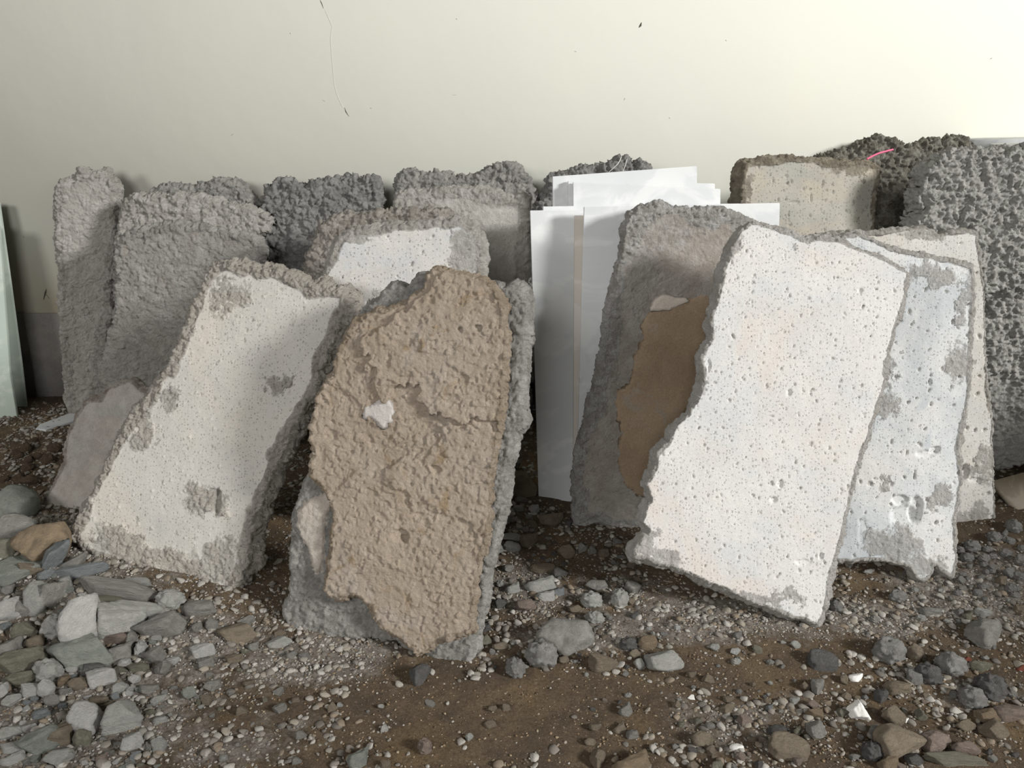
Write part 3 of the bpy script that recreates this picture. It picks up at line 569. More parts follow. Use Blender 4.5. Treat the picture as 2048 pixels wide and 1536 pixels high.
def lying(name, label, pts, th, mat, lift=0.0, cat='marble piece'):
    T = [on_ground(*p) + Vector((0, 0, lift + (p[2] if len(p) > 2 else 0))) for p in [q[:2] for q in pts]]
    V = [tuple(v) for v in T] + [tuple(v - Vector((0, 0, th))) for v in T]; n = len(T)
    import bmesh
    bm = bmesh.new(); vs = [bm.verts.new(v) for v in V]; bm.faces.new(vs[:n]); bm.faces.new(vs[n:][::-1])
    for i in range(n): bm.faces.new((vs[i], vs[n + i], vs[n + (i + 1) % n], vs[(i + 1) % n]))
    bmesh.ops.recalc_face_normals(bm, faces=bm.faces); bmesh.ops.bevel(bm, geom=bm.edges[:], offset=.001, segments=1, affect='EDGES')
    me = bpy.data.meshes.new(name); bm.to_mesh(me); bm.free(); me.materials.append(mat)
    return tag(link(bpy.data.objects.new(name, me)), label, cat)
lying('marble_strip', 'narrow white strip lying on the ground at far left beside the pinkish piece', [(72, 861), (92, 863), (160, 842), (150, 826), (80, 852)], .012, M['marble'], .008)
# dusty tile propped low at the right edge
def tile():
    A = flat_floor(2036, 1018, .05); B = flat_floor(1984, 962, .07); C = flat_floor(1996, 936, .12); D = flat_floor(2150, 985, .06)
    e1 = (B - A); e2 = (D - A); n = e1.cross(e2).normalized(); n = n if n.z > 0 else -n
    pts = [A, B, B + e2 * 1.6, A + e2 * 1.6]; V = [tuple(p) for p in pts] + [tuple(p - n * .020) for p in pts]
    F = [(0, 1, 2, 3), (7, 6, 5, 4), (0, 4, 5, 1), (1, 5, 6, 2), (2, 6, 7, 3), (3, 7, 4, 0)]
    tag(link(bpy.data.objects.new('floor_tile', mesh_np('floor_tile', V, F, M['tile'], smooth=False))), 'dusty beige stone tile with a white edge lying on rubble at the right edge', 'tile')
tile()
# ------------------------------------------------------------------ stones
def stone_mat(name, a, b, spec=0.2, bump=.016):
    t = NT(name); info = t.n('ShaderNodeObjectInfo').outputs['Random']
    c = t.mix(t.rng(t.noise(2.2, 5, .65, dist=.6), .35, .65), a, b); c = t.mix(t.math('MULTIPLY', info, .35), c, tuple(x * .72 for x in b))
    c = t.mix(t.rng(t.noise(26, 3, .7), .55, .72, 0, .5), c, tuple(x * .6 for x in b))
    t.l(c, t.b.inputs['Base Color']); t.b.inputs['Roughness'].default_value = .93; t.b.inputs['Specular IOR Level'].default_value = spec
    t.l(t.bump(t.noise(5, 8, .72), bump, 1.0), t.b.inputs['Normal']); return t.m
SM = dict(
    pale=stone_mat('pale_stone', lin(198, 197, 190), lin(180, 179, 173)), white=stone_mat('whitish_stone', lin(216, 214, 208), lin(200, 198, 193)),
    grey=stone_mat('grey_stone', lin(172, 169, 162), lin(150, 147, 141)), dark=stone_mat('dark_grey_stone', lin(124, 122, 119), lin(104, 102, 99)),
    tan=stone_mat('tan_stone', lin(160, 147, 128), lin(140, 128, 111)), ochre=stone_mat('ochre_stone', lin(164, 145, 120), lin(142, 126, 105)),
    olive=stone_mat('olive_stone', lin(154, 151, 134), lin(132, 129, 113)), green=stone_mat('greenish_grey_stone', lin(168, 171, 162), lin(146, 150, 142)),
    blue=stone_mat('bluish_grey_stone', lin(162, 166, 166), lin(142, 147, 147)), pink=stone_mat('pinkish_stone', lin(168, 151, 139), lin(146, 132, 122)),
    marble=stone_mat('white_marble_chip', lin(232, 230, 224), lin(222, 220, 214), .4, .0008), brick=stone_mat('red_brick', lin(182, 112, 90), lin(160, 98, 80)),
    clump=stone_mat('concrete_crumb', lin(164, 162, 157), lin(140, 138, 134), bump=.014))
import bmesh
def ico(n):
    bm = bmesh.new(); bmesh.ops.create_icosphere(bm, subdivisions=n, radius=1.0)
    V = np.array([v.co[:] for v in bm.verts]); F = np.array([[v.index for v in f.verts] for f in bm.faces]); bm.free(); return V, F
ICO = {n: ico(n) for n in (1, 2, 3, 4, 5)}
def rock_verts(kind, seed, n=4):
    rs = np.random.RandomState(seed); D, F = ICO[n]
    if kind == 'clump':
        P = D.copy(); r = 1 + .16 * fbm(D + seed, .8, 2, seed); f1, _ = worley(D + seed * 3.1, .42, seed); f2, _ = worley(D + seed, .2, seed)
        r = r + .34 * (.5 - f1) + .22 * (.5 - f2) + .10 * fbm(D + seed, .15, 3, seed)
        P = D * r[:, None]
    else:
        m = {'grain': 6, 'chunk': 9, 'flake': 8, 'pebble': 18, 'shard': 7}[kind]; N = rs.normal(size=(m, 3)); N /= np.linalg.norm(N, axis=1)[:, None]
        h = rs.uniform(.55, .95, m) if kind != 'pebble' else rs.uniform(.8, .98, m)
        if kind == 'flake': N = np.concatenate([N * [1, 1, .35], [[.08, .1, 1], [-.06, .05, -1]]]); N /= np.linalg.norm(N, axis=1)[:, None]; h = np.concatenate([h, [.55, .55]])
        dn = D @ N.T; r = np.min(np.where(dn > 1e-3, h / np.maximum(dn, 1e-3), 9), axis=1); r = np.minimum(r, 1.25)
        r = r * (1 + .09 * fbm(D + seed, .5, 3, seed) + .07 * fbm(D + seed, .16, 4, seed + 3, .6)); P = D * r[:, None]
    lo, hi = P.min(0), P.max(0); return (P - (lo + hi) / 2) / ((hi - lo) / 2), F
TPL = {}
for kd, cnt in (('chunk', 9), ('flake', 9), ('clump', 6), ('pebble', 5), ('shard', 5)):
    TPL[kd] = [mesh_np('stone_' + kd, *rock_verts(kd, 100 + 13 * i + len(kd)), smooth=kd in ('pebble',)) for i in range(cnt)]
_mc = {}
def stone_mesh(kind, i, mat):
    i %= len(TPL[kind]); k = (kind, i, mat)
    if k not in _mc:
        me = TPL[kind][i].copy(); me.materials.append(SM[mat]); _mc[k] = me
    return _mc[k]
RS = np.random.RandomState(7); placed = []
def stone(px, py, w, h, kind, mat, label, ang=0.0, sink=.30, name='rubble_stone', group=None, cat='stone', base=None):
    g = on_ground(px, py + h * .38); dist = (g - CAMP).length; s = dist / FPX
    W_, Hh = w * s / 2, h * s / 2
    if kind == 'flake': Zh = min(Hh * .45, W_ * .30); Dp = Hh * 1.35
    elif kind in ('clump', 'pebble'): Zh = Hh * .92; Dp = max(Hh, W_ * .8)
    else: Zh = Hh * .85; Dp = max(Hh * .95, W_ * .6)
    if abs(ang) > 1: Zh = Hh; Dp = min(Hh, W_) * 1.0
    i = int(RS.randint(0, 99)); o = bpy.data.objects.new(name, stone_mesh(kind, i, mat)); link(o)
    a = math.radians(ang); cz = abs(math.sin(a)) * W_ + abs(math.cos(a)) * Zh
    cz = max(Zh, cz * .9)
    g2 = g + Vector((0, Dp * .3, 0)); gz = float(ground(g2.x, g2.y)[0])
    o.location = (g2.x, g2.y, gz + cz * (1 - 2 * sink) + (base or 0))
    o.rotation_euler = (math.radians(RS.uniform(-8, 8)), -a, 0 if abs(ang) > 1 else math.radians(RS.uniform(-14, 14)))
    o.scale = (W_, Dp, Zh); placed.append((px, py, w, h))
    return tag(o, label, cat, group)
# px, py, w, h, kind, material, angle, label
HAND = [
 (27, 1006, 78, 74, 'chunk', 'green', 0, 'big greenish grey stone at the left edge, highest of the left rubble heap'),
 (27, 1053, 60, 50, 'chunk', 'grey', 0, 'grey stone under the big greenish grey one at the left edge'),
 (10, 1090, 44, 46, 'chunk', 'olive', 0, 'dark olive stone at the left edge above the pale green flake'),
 (78, 1080, 92, 88, 'chunk', 'ochre', 0, 'big tan ochre boulder beside the lower left corner of the tilted slab'),
 (57, 1046, 26, 22, 'clump', 'pale', 0, 'small pale lump on top of the tan ochre boulder'),
 (23, 1135, 80, 68, 'flake', 'green', 0, 'big pale green flat stone at the left edge below the tan boulder'),
 (109, 1124, 96, 34, 'shard', 'blue', 55, 'long bluish pale splinter leaning up beside the tan boulder'),
 (148, 1128, 56, 18, 'flake', 'grey', 30, 'thin grey splinter right of the long bluish one'),
 (162, 1142, 100, 24, 'flake', 'blue', 12, 'thin bluish flat stone lying under the left corner of the tilted slab'),
 (58, 1142, 42, 20, 'flake', 'tan', -15, 'thin brownish flake below the pale green flat stone'),
 (74, 1194, 46, 56, 'chunk', 'pale', 0, 'pale rounded stone at the foot of the long bluish splinter'),
 (106, 1184, 34, 60, 'chunk', 'grey', 0, 'grey-brown upright stone right of the pale rounded one'),
 (234, 1180, 142, 34, 'flake', 'grey', -6, 'long flat slate-like stone in front of the tilted slab bottom edge'),
 (270, 1160, 58, 22, 'flake', 'pale', 0, 'pale flat stone tucked under the tilted slab bottom edge'),
 (215, 1204, 70, 24, 'flake', 'olive', -4, 'olive flat stone beneath the long slate-like one'),
 (340, 1196, 56, 46, 'clump', 'pale', 0, 'pale crumbly stone under the tilted slab, near its right corner'),
 (398, 1213, 66, 36, 'chunk', 'grey', 0, 'grey stone under the right bottom corner of the tilted slab'),
 (273, 1222, 96, 42, 'flake', 'pale', -8, 'pale flat lens-shaped stone below the long slate-like one'),
 (163, 1240, 72, 104, 'chunk', 'white', 0, 'large whitish upright stone in the middle of the left heap'),
 (234, 1244, 88, 60, 'flake', 'pale', -10, 'pale triangular flat stone right of the large whitish one'),
 (10, 1222, 48, 54, 'chunk', 'white', 0, 'white chunky stone cut by the left edge, halfway down'),
 (46, 1218, 36, 36, 'chunk', 'grey', 0, 'grey stone right of the white one at the left edge'),
 (108, 1250, 44, 52, 'clump', 'white', 0, 'whitish crumbly lump left of the large whitish stone'),
 (53, 1260, 46, 32, 'chunk', 'olive', 0, 'olive wedge-shaped stone left of the whitish crumbly lump'),
 (226, 1277, 76, 18, 'flake', 'pink', 8, 'thin pinkish pale stone below the pale triangular one'),
 (266, 1275, 18, 32, 'chunk', 'grey', 0, 'small upright grey stone at the end of the thin pinkish one'),
 (280, 1296, 22, 34, 'clump', 'white', 0, 'small white knobbly stone right of the thin pinkish one'),
 (167, 1306, 100, 60, 'flake', 'green', 12, 'big flat greenish stone below the large whitish upright one'),
 (236, 1302, 46, 40, 'chunk', 'grey', 0, 'grey stone at the right end of the big flat greenish one'),
 (80, 1308, 46, 38, 'chunk', 'white', 0, 'white stone left of the big flat greenish one'),
 (44, 1322, 76, 50, 'flake', 'olive', 10, 'olive-grey flat stone left of and under the white one'),
 (97, 1340, 54, 46, 'clump', 'pale', 0, 'pale crumbly stone left below the big flat greenish one'),
 (184, 1338, 44, 30, 'chunk', 'dark', 0, 'dark grey stone directly above the white oval flake'),
 (200, 1356, 50, 32, 'flake', 'white', 12, 'white oval flake right of the olive chips in the left heap'),
 (128, 1359, 20, 26, 'chunk', 'ochre', 0, 'small yellowish stone left of the white oval flake'),
 (42, 1357, 46, 28, 'flake', 'olive', 10, 'olive flat stone near the left edge, above the pale oval one'),
 (10, 1302, 36, 56, 'chunk', 'grey', 0, 'grey stone cut by the left edge beside the olive-grey flat one'),
 (155, 1366, 38, 24, 'chunk', 'tan', 0, 'brownish stone between the small yellowish one and the white oval flake'),
 (404, 1302, 44, 26, 'flake', 'white', 14, 'white flat stone alone on fine gravel below the tilted slab'),
 (560, 1284, 46, 22, 'flake', 'pale', 28, 'pale narrow stone left of the foot of the beige mortar slab'),
 (475, 1266, 72, 34, 'flake', 'tan', 16, 'tan broken flat stone between the tilted slab and the beige one'),
 (490, 1240, 30, 22, 'flake', 'grey', 0, 'grey flake above the tan broken flat stone'),
 (423, 1248, 24, 20, 'chunk', 'grey', 0, 'small grey stone below the right corner of the tilted slab'),
 (393, 1254, 18, 24, 'chunk', 'grey', 0, 'small upright grey stone left of its twin below the tilted slab'),
 (360, 1258, 20, 20, 'chunk', 'olive', 0, 'small olive stone among grit below the tilted slab'),
 (318, 1254, 86, 40, 'flake', 'grey', 18, 'low gritty grey flat stone with crumbs on it, below the tilted slab'),
 (167, 1438, 56, 56, 'chunk', 'white', 0, 'bright white blocky stone at lower left'),
 (250, 1430, 64, 66, 'chunk', 'pale', 0, 'big pale grey stone right of the bright white blocky one'),
 (262, 1484, 38, 38, 'chunk', 'white', 0, 'white stone below the big pale grey one at lower left'),
 (65, 1382, 42, 22, 'flake', 'white', -8, 'pale oval flake near the left edge'),
 (194, 1402, 32, 26, 'chunk', 'tan', 0, 'beige stone above the bright white blocky one'),
 (212, 1412, 30, 22, 'chunk', 'tan', 0, 'brown stone right of the beige one at lower left'),
 (80, 1482, 66, 44, 'flake', 'green', 25, 'greenish flat slanting stone at lower left'),
 (120, 1466, 40, 54, 'chunk', 'tan', 0, 'tan stone right of the greenish slanting one'),
 (20, 1462, 46, 26, 'flake', 'pale', 0, 'pale flat stone at the left edge near the bottom'),
 (56, 1455, 22, 16, 'chunk', 'white', 0, 'small white pebble right of the pale flat stone near the left edge'),
 (30, 1498, 50, 20, 'flake', 'white', 6, 'thin whitish flake at the left edge, low down'),
 (24, 1516, 38, 22, 'chunk', 'white', 0, 'whitish stone in the lower left corner'),
 (116, 1514, 48, 32, 'chunk', 'pale', 0, 'pale stone at the bottom below the tan one'),
 (165, 1476, 32, 26, 'flake', 'olive', -20, 'olive flake below the bright white blocky stone'),
 (82, 1425, 30, 22, 'chunk', 'blue', 0, 'bluish grey stone left of the bright white blocky one'),
 (321, 1438, 26, 18, 'chunk', 'pale', 0, 'small pale stone right of the big pale grey one'),
 (377, 1384, 28, 24, 'chunk', 'green', 0, 'greenish pale stone on the grit below the white flat stone'),
 (424, 1370, 32, 24, 'chunk', 'grey', 0, 'grey angular stone right of the greenish pale one'),
 (345, 1322, 26, 14, 'flake', 'white', 10, 'small white flake left below the white flat stone'),
 (241, 1340, 26, 18, 'chunk', 'olive', 0, 'olive stone right of the dark grey one in the left heap'),
 (275, 1336, 44, 16, 'flake', 'olive', 16, 'thin olive flake right of the olive stone'),
 (410, 1326, 30, 20, 'flake', 'grey', 14, 'grey flake directly below the white flat stone'),
 (468, 1318, 34, 18, 'flake', 'tan', 12, 'tan flake right of the white flat stone'),
 (202, 1514, 20, 18, 'chunk', 'pink', 0, 'small pinkish stone at the bottom edge, lower left'),
 (243, 1374, 30, 26, 'chunk', 'pale', 0, 'pale stone above the big pale grey one at lower left'),
 (840, 1344, 42, 46, 'chunk', 'dark', 0, 'dark pointed stone right below the foot of the beige slab'),
 (1031, 1330, 40, 48, 'clump', 'clump', 0, 'round crumbly grey ball right of the beige slab foot'),
 (1083, 1304, 64, 60, 'clump', 'clump', 0, 'rough grey clump right of the round crumbly ball'),
 (1131, 1266, 110, 84, 'chunk', 'grey', 0, 'largest grey broken block in front of the middle gap'),
 (1257, 1286, 36, 30, 'clump', 'dark', 0, 'dark grey clump left of the ochre pebble'),
 (1295, 1284, 40, 26, 'pebble', 'ochre', 0, 'smooth ochre pebble in front of the brightest slab'),
 (1329, 1322, 76, 52, 'chunk', 'pale', 0, 'pale grey angular rock below the ochre pebble'),
 (1206, 1328, 60, 30, 'flake', 'tan', -18, 'tan and grey flat stone left of the pale angular rock'),
 (1278, 1326, 22, 24, 'chunk', 'pale', 0, 'small whitish stone left of the pale angular rock'),
 (1268, 1306, 24, 18, 'chunk', 'tan', 0, 'small tan stone below the dark grey clump'),
 (1127, 1318, 22, 20, 'chunk', 'tan', 0, 'small tan stone right of the rough grey clump'),
 (970, 1280, 26, 28, 'chunk', 'olive', 0, 'olive-tan blocky stone right of the beige slab foot'),
 (1000, 1292, 34, 20, 'chunk', 'tan', 0, 'brown low stone right of the olive-tan blocky one'),
 (1383, 1394, 16, 10, 'flake', 'marble', 0, 'tiny white tile chip in the foreground right of centre'),
 (1262, 1522, 72, 48, 'chunk', 'ochre', 0, 'large ochre rock at the bottom edge right of centre'),
 (1197, 1516, 32, 38, 'chunk', 'tan', 0, 'tan pointed stone left of the large ochre rock'),
 (1238, 1454, 26, 22, 'chunk', 'tan', 0, 'tan angular stone above the large ochre rock'),
 (1265, 1466, 24, 24, 'chunk', 'grey', 0, 'grey-brown flat-faced stone above and right of the large ochre rock'),
 (715, 1512, 36, 42, 'chunk', 'green', 0, 'pale green crumbly stone at the bottom edge left of centre'),
 (980, 1446, 24, 16, 'flake', 'tan', 0, 'tan flat stone on the brown earth in the bottom middle'),
 (859, 1406, 22, 12, 'flake', 'grey', 0, 'small grey flake on the brown earth below the beige slab'),
 (850, 1490, 28, 34, 'clump', 'pink', 0, 'pinkish crumbly lump in the bottom middle'),
 (770, 1456, 14, 18, 'chunk', 'white', 0, 'small white stone left of the pinkish crumbly lump'),
 (985, 1416, 18, 14, 'chunk', 'tan', 0, 'small tan stone in the middle foreground, left one of a pair'),
 (1012, 1414, 16, 14, 'chunk', 'tan', 0, 'small tan stone in the middle foreground, right one of a pair'),
 (1037, 966, 68, 58, 'flake', 'tan', 24, 'big dim flat stone in the dark gap left of the marble sheets'),
 (1044, 998, 30, 18, 'chunk', 'grey', 0, 'small grey stone below the big dim flat one in the gap'),
 (1003, 1036, 50, 40, 'chunk', 'pale', 0, 'pale stone beside the beige slab edge in the gap'),
 (1068, 1016, 22, 26, 'chunk', 'white', 0, 'whitish round stone at the lower left corner of the leftmost marble sheet'),
 (1103, 1034, 54, 36, 'chunk', 'tan', 0, 'brownish rounded stone at the foot of the leftmost marble sheet'),
 (1139, 1044, 16, 24, 'chunk', 'dark', 0, 'dark upright stone between the marble foot and the rough slab'),
 (1013, 1071, 58, 18, 'flake', 'white', 0, 'light yellowish flake beside the beige slab edge'),
 (1058, 1076, 38, 40, 'chunk', 'tan', 0, 'brown stone right of the light yellowish flake'),
 (993, 1096, 28, 26, 'chunk', 'pale', 0, 'pale blocky stone touching the beige slab edge'),
 (1024, 1092, 36, 22, 'chunk', 'grey', 0, 'grey stone below the light yellowish flake'),
 (1132, 1100, 36, 32, 'chunk', 'tan', 0, 'tan stone on the gravel below the rough stained slab'),
 (1166, 1092, 18, 26, 'chunk', 'pale', 0, 'small pale stone right of the tan one below the stained slab'),
 (1186, 1098, 16, 22, 'chunk', 'grey', 0, 'small grey stone next to the small pale one below the stained slab'),
 (1208, 1102, 22, 26, 'chunk', 'tan', 0, 'small brown stone left of the lower left corner of the brightest slab'),
 (1087, 1132, 56, 24, 'flake', 'tan', 0, 'tan flat stone above the grey-tan chunk in the middle'),
 (1122, 1142, 30, 24, 'chunk', 'grey', 0, 'grey stone right of the tan flat one in the middle'),
 (1080, 1164, 62, 38, 'chunk', 'pale', 0, 'grey-tan chunky stone in the middle of the gap'),
 (1091, 1188, 38, 26, 'chunk', 'white', 0, 'light block directly below the grey-tan chunky stone'),
 (1116, 1181, 26, 22, 'chunk', 'blue', 0, 'bluish block right of the light block'),
 (1193, 1168, 44, 28, 'chunk', 'grey', 0, 'grey ridge-shaped stone between the gap and the brightest slab'),
 (1200, 1184, 18, 12, 'chunk', 'tan', 0, 'little brown stone below the grey ridge-shaped one'),
 (1265, 1175, 34, 26, 'flake', 'grey', -14, 'grey flake in front of the brightest slab bottom edge'),
 (1025, 1173, 30, 26, 'chunk', 'pale', 0, 'pale lump right of the beige slab edge'),
 (1050, 1208, 44, 32, 'chunk', 'pink', 0, 'tan-pink stone left of the largest grey block'),
 (1183, 1197, 44, 38, 'clump', 'pale', 0, 'rough lump with a quartz face, above the largest grey block'),
 (1240, 1192, 36, 46, 'clump', 'pale', 0, 'tall crumbly lump in front of the brightest slab'),
 (1002, 1204, 26, 26, 'chunk', 'dark', 0, 'dark stone beside the beige slab edge, lower down'),
 (1150, 1217, 30, 18, 'chunk', 'tan', 0, 'brownish stone at the top of the largest grey block'),
 (1190, 1232, 40, 28, 'clump', 'pale', 0, 'pale crumbly lump right of the largest grey block'),
 (960, 1232, 18, 20, 'chunk', 'dark', 0, 'dark gravel stone by the beige slab edge, upper one'),
 (972, 1252, 20, 24, 'chunk', 'dark', 0, 'dark gravel stone by the beige slab edge, lower one'),
 (1780, 1296, 62, 56, 'clump', 'clump', 0, 'rugged grey concrete lump right of the brightest slab foot'),
 (1646, 1320, 56, 40, 'chunk', 'dark', 0, 'dark grey block below the foot of the brightest slab'),
 (1830, 1303, 32, 32, 'pebble', 'tan', 0, 'tan egg-shaped pebble right of the rugged grey lump'),
 (1806, 1306, 16, 22, 'chunk', 'tan', 0, 'small tan stone between the rugged lump and the egg-shaped pebble'),
 (1713, 1354, 30, 18, 'chunk', 'marble', 0, 'small pure white stone above the white marble shard'),
 (1858, 1347, 46, 42, 'clump', 'dark', 0, 'dark bluish clump right of the small pure white stone'),
 (1902, 1324, 50, 50, 'clump', 'clump', 0, 'grey crumbly clump above and right of the dark bluish one'),
 (1721, 1421, 36, 44, 'shard', 'marble', 0, 'white marble shard standing up in the right foreground'),
 (1807, 1479, 96, 68, 'chunk', 'tan', 0, 'biggest tan rock at lower right'),
 (1871, 1483, 52, 44, 'chunk', 'pink', 0, 'pinkish tan rock right of the biggest tan one'),
 (1578, 1492, 74, 48, 'chunk', 'tan', 0, 'wide tan rock left of the biggest one at lower right'),
 (1405, 1476, 42, 30, 'pebble', 'tan', 0, 'smooth beige rock near the bottom right of centre'),
 (1474, 1493, 26, 16, 'chunk', 'marble', 0, 'white broken tile bit right of the smooth beige rock'),
 (1634, 1460, 34, 38, 'chunk', 'grey', 0, 'grey stone above the wide tan rock'),
 (1555, 1458, 36, 24, 'chunk', 'dark', 0, 'dark brownish stone above left of the wide tan rock'),
 (1786, 1430, 40, 40, 'chunk', 'tan', 0, 'brown block above the biggest tan rock'),
 (1796, 1372, 46, 32, 'chunk', 'tan', 0, 'tan rough stone left below the dark bluish clump'),
 (1762, 1388, 26, 30, 'chunk', 'dark', 0, 'dark upright stone left of the tan rough one'),
 (1946, 1395, 46, 44, 'clump', 'clump', 0, 'grey oblique lump at lower right, left one of two'),
 (1982, 1372, 54, 50, 'clump', 'dark', 0, 'dark grey lump at lower right, right one of two'),
 (1974, 1263, 74, 54, 'chunk', 'grey', 0, 'big grey faceted rock at right, above the red brick bit'),
 (1967, 1226, 40, 18, 'flake', 'pale', -16, 'pale flat stone above the big grey faceted rock'),
 (1937, 1232, 24, 20, 'chunk', 'olive', 0, 'olive stone left of the pale flat one at right'),
 (1861, 1221, 38, 24, 'chunk', 'grey', 0, 'grey wedge stone below the broken slab bottom at right'),
 (1796, 1190, 36, 26, 'clump', 'clump', 0, 'grey crumb below the smooth hollow slab'),
 (1978, 1434, 40, 32, 'chunk', 'ochre', 0, 'orange-tan stone near the lower right corner'),
 (2020, 1424, 60, 36, 'chunk', 'pink', 0, 'pinkish brown rock at the right edge, low down'),
 (1994, 1461, 46, 38, 'chunk', 'tan', 0, 'brown rock below the orange-tan one'),
 (1776, 1521, 38, 34, 'chunk', 'ochre', 0, 'orange-tan stone at the bottom edge below the biggest tan rock'),
 (1929, 1495, 46, 20, 'flake', 'pink', -14, 'pinkish flat stone right of the pinkish tan rock'),
 (1912, 1520, 112, 22, 'flake', 'olive', -6, 'long flat brown stone along the bottom edge at lower right'),
 (1936, 1319, 16, 10, 'chunk', 'brick', 0, 'small red brick bit right of the grey crumbly clump'),
 (2042, 1336, 18, 12, 'chunk', 'brick', 0, 'orange brick bit at the right edge'),
 (1963, 1332, 46, 20, 'flake', 'olive', -8, 'olive flat stone right of the grey crumbly clump'),
 (1490, 1440, 30, 22, 'flake', 'pink', -20, 'tan chip with reddish tone in the right foreground'),
 (1456, 1416, 34, 18, 'chunk', 'tan', 0, 'beige oblong stone right of the tiny white tile chip'),
 (1415, 1357, 24, 16, 'pebble', 'tan', 12, 'beige oval pebble above the tiny white tile chip'),
 (1611, 1372, 22, 14, 'pebble', 'tan', -30, 'beige oval pebble below the dark grey block'),
 (1636, 1370, 26, 36, 'chunk', 'grey', 0, 'grey upright stone below the dark grey block'),
 (1688, 1358, 16, 22, 'chunk', 'tan', 0, 'small tan stone left of the small pure white one'),
 (1631, 1427, 38, 18, 'flake', 'ochre', -18, 'ochre flake left of the white marble shard'),
 (1688, 1424, 24, 20, 'chunk', 'olive', 0, 'olive stone directly left of the white marble shard'),
 (1745, 1500, 38, 36, 'clump', 'dark', 0, 'dark crumbly stone left of the biggest tan rock'),
 (1812, 1440, 12, 12, 'chunk', 'marble', 0, 'tiny white chip above the biggest tan rock'),
 (1842, 1430, 18, 16, 'flake', 'olive', -40, 'small green-grey flake above the biggest tan rock'),
 (1420, 1450, 20, 16, 'chunk', 'grey', 0, 'small grey stone above the smooth beige rock'),
 (1540, 1414, 16, 16, 'chunk', 'blue', 0, 'small bluish stone in the right foreground'),
 (1590, 1400, 20, 16, 'chunk', 'pale', 0, 'small pale stone left of the ochre flake'),
 (1470, 1302, 20, 16, 'chunk', 'white', 0, 'small white stone on the dust in front of the brightest slab'),
 (1515, 1298, 18, 16, 'chunk', 'olive', 0, 'small olive stone in front of the brightest slab foot'),
 (1590, 1288, 20, 16, 'chunk', 'pale', 0, 'small pale stone near the brightest slab foot'),
 (1355, 1254, 14, 14, 'chunk', 'white', 0, 'small creamy stone under the middle of the brightest slab'),
 (1830, 1520, 30, 24, 'chunk', 'dark', 0, 'dark stone at the bottom right of the orange-tan one'),
 (1930, 1450, 36, 20, 'chunk', 'tan', 0, 'brown stone left of the orange-tan one near the lower right corner'),
 (1945, 1092, 30, 26, 'clump', 'clump', 0, 'grey lump right below the narrow rearmost pale slab'),
 (2028, 1050, 24, 30, 'clump', 'clump', 0, 'grey lump at the right edge below the dusty tile'),
 (1990, 1072, 28, 24, 'clump', 'clump', 0, 'grey lump between the narrow pale slab and the right edge'),
]
for (px, py, w, h, kd, mt, an, lab) in HAND: stone(px, py, w, h, kd, mt, lab, an)

# smaller stones, one object each: zone (photo polygon box), count, size range in px, kinds, colours, what nobody can tell apart
def hidden(px, py):
    for b in SOLID:
        if b[0] < px < b[2] and b[1] < py < b[3]: return True
    return False
SOLID = [(140, 900, 500, 1190), (560, 850, 985, 1300), (1270, 850, 1660, 1150), (1400, 1100, 1660, 1240), (1670, 900, 1990, 1090), (1060, 900, 1290, 1015)]
MATW = dict(pale='pale', white='whitish', grey='grey', dark='dark', tan='tan', ochre='ochre', olive='olive', green='greenish', blue='bluish', pink='pinkish', marble='white', clump='cement-grey')
KINDW = dict(chunk='angular chip', flake='flat chip', clump='crumbly lump', pebble='rounded pebble', shard='splinter')
REFS = [h for h in HAND if len(h[7].split()) <= 9 and ',' not in h[7]]; used_labels = set()
def own_label(px, py, w, kd, mt):
    sz = 'tiny' if w < 13 else 'small' if w < 20 else 'smallish'
    for r in sorted(REFS, key=lambda r: (r[0] - px) ** 2 + (r[1] - py) ** 2)[:14]:
        dx, dy = px - r[0], py - r[1]
        d = 'left of' if dx < -abs(dy) * 1.6 else 'right of' if dx > abs(dy) * 1.6 else ('above' if dy < 0 else 'below') + ((' left of' if dx < 0 else ' right of') if abs(dx) > abs(dy) * .6 else '')
        lb = '%s %s %s %s the %s' % (sz, MATW[mt], KINDW[kd], d, r[7])
        if len(lb.split()) <= 16 and lb not in used_labels: used_labels.add(lb); return lb
    return None
def scatter(n, x0, y0, x1, y1, s0, s1, kinds, mats, label, group, asp=(.55, .95)):
    k = tries = 0
    while k < n and tries < n * 60:
        tries += 1; px, py = RS.uniform(x0, x1), RS.uniform(y0, y1); w = s0 + (s1 - s0) * RS.uniform() ** 2; h = w * RS.uniform(*asp)
        if hidden(px, py) or any(abs(px - a) < (w + c) * .36 and abs(py - b) < (h + d) * .36 for a, b, c, d in placed): continue
        kd = kinds[RS.randint(len(kinds))]; mt = mats[RS.randint(len(mats))]
        stone(px, py, w, h, kd, mt, own_label(px, py, w, kd, mt) or label, float(RS.uniform(-30, 30)) if RS.uniform() < .25 else 0, group=group, name='stone_chip', sink=.22, cat='stone chip'); k += 1
LEFTM = ['pale', 'pale', 'grey', 'green', 'olive', 'grey', 'tan', 'white', 'blue']
scatter(48, 0, 1130, 330, 1420, 14, 46, ['flake', 'chunk', 'chunk'], LEFTM, 'small stone chip filling the gaps in the left rubble heap', 'chips in the left heap')
scatter(26, 0, 1390, 330, 1534, 12, 30, ['flake', 'chunk'], LEFTM, 'small stone chip on the ground in the lower left corner', 'chips in the lower left corner')
scatter(26, 290, 1230, 620, 1420, 10, 24, ['flake', 'chunk'], ['grey', 'pale', 'tan', 'grey', 'olive'], 'small stone chip on the gravel below the tilted slab', 'chips below the tilted slab')
scatter(16, 330, 1400, 960, 1534, 8, 22, ['chunk', 'flake', 'pebble'], ['tan', 'grey', 'pale', 'tan', 'grey'], 'small stone chip on the brown earth at bottom left of centre', 'chips bottom left of centre')
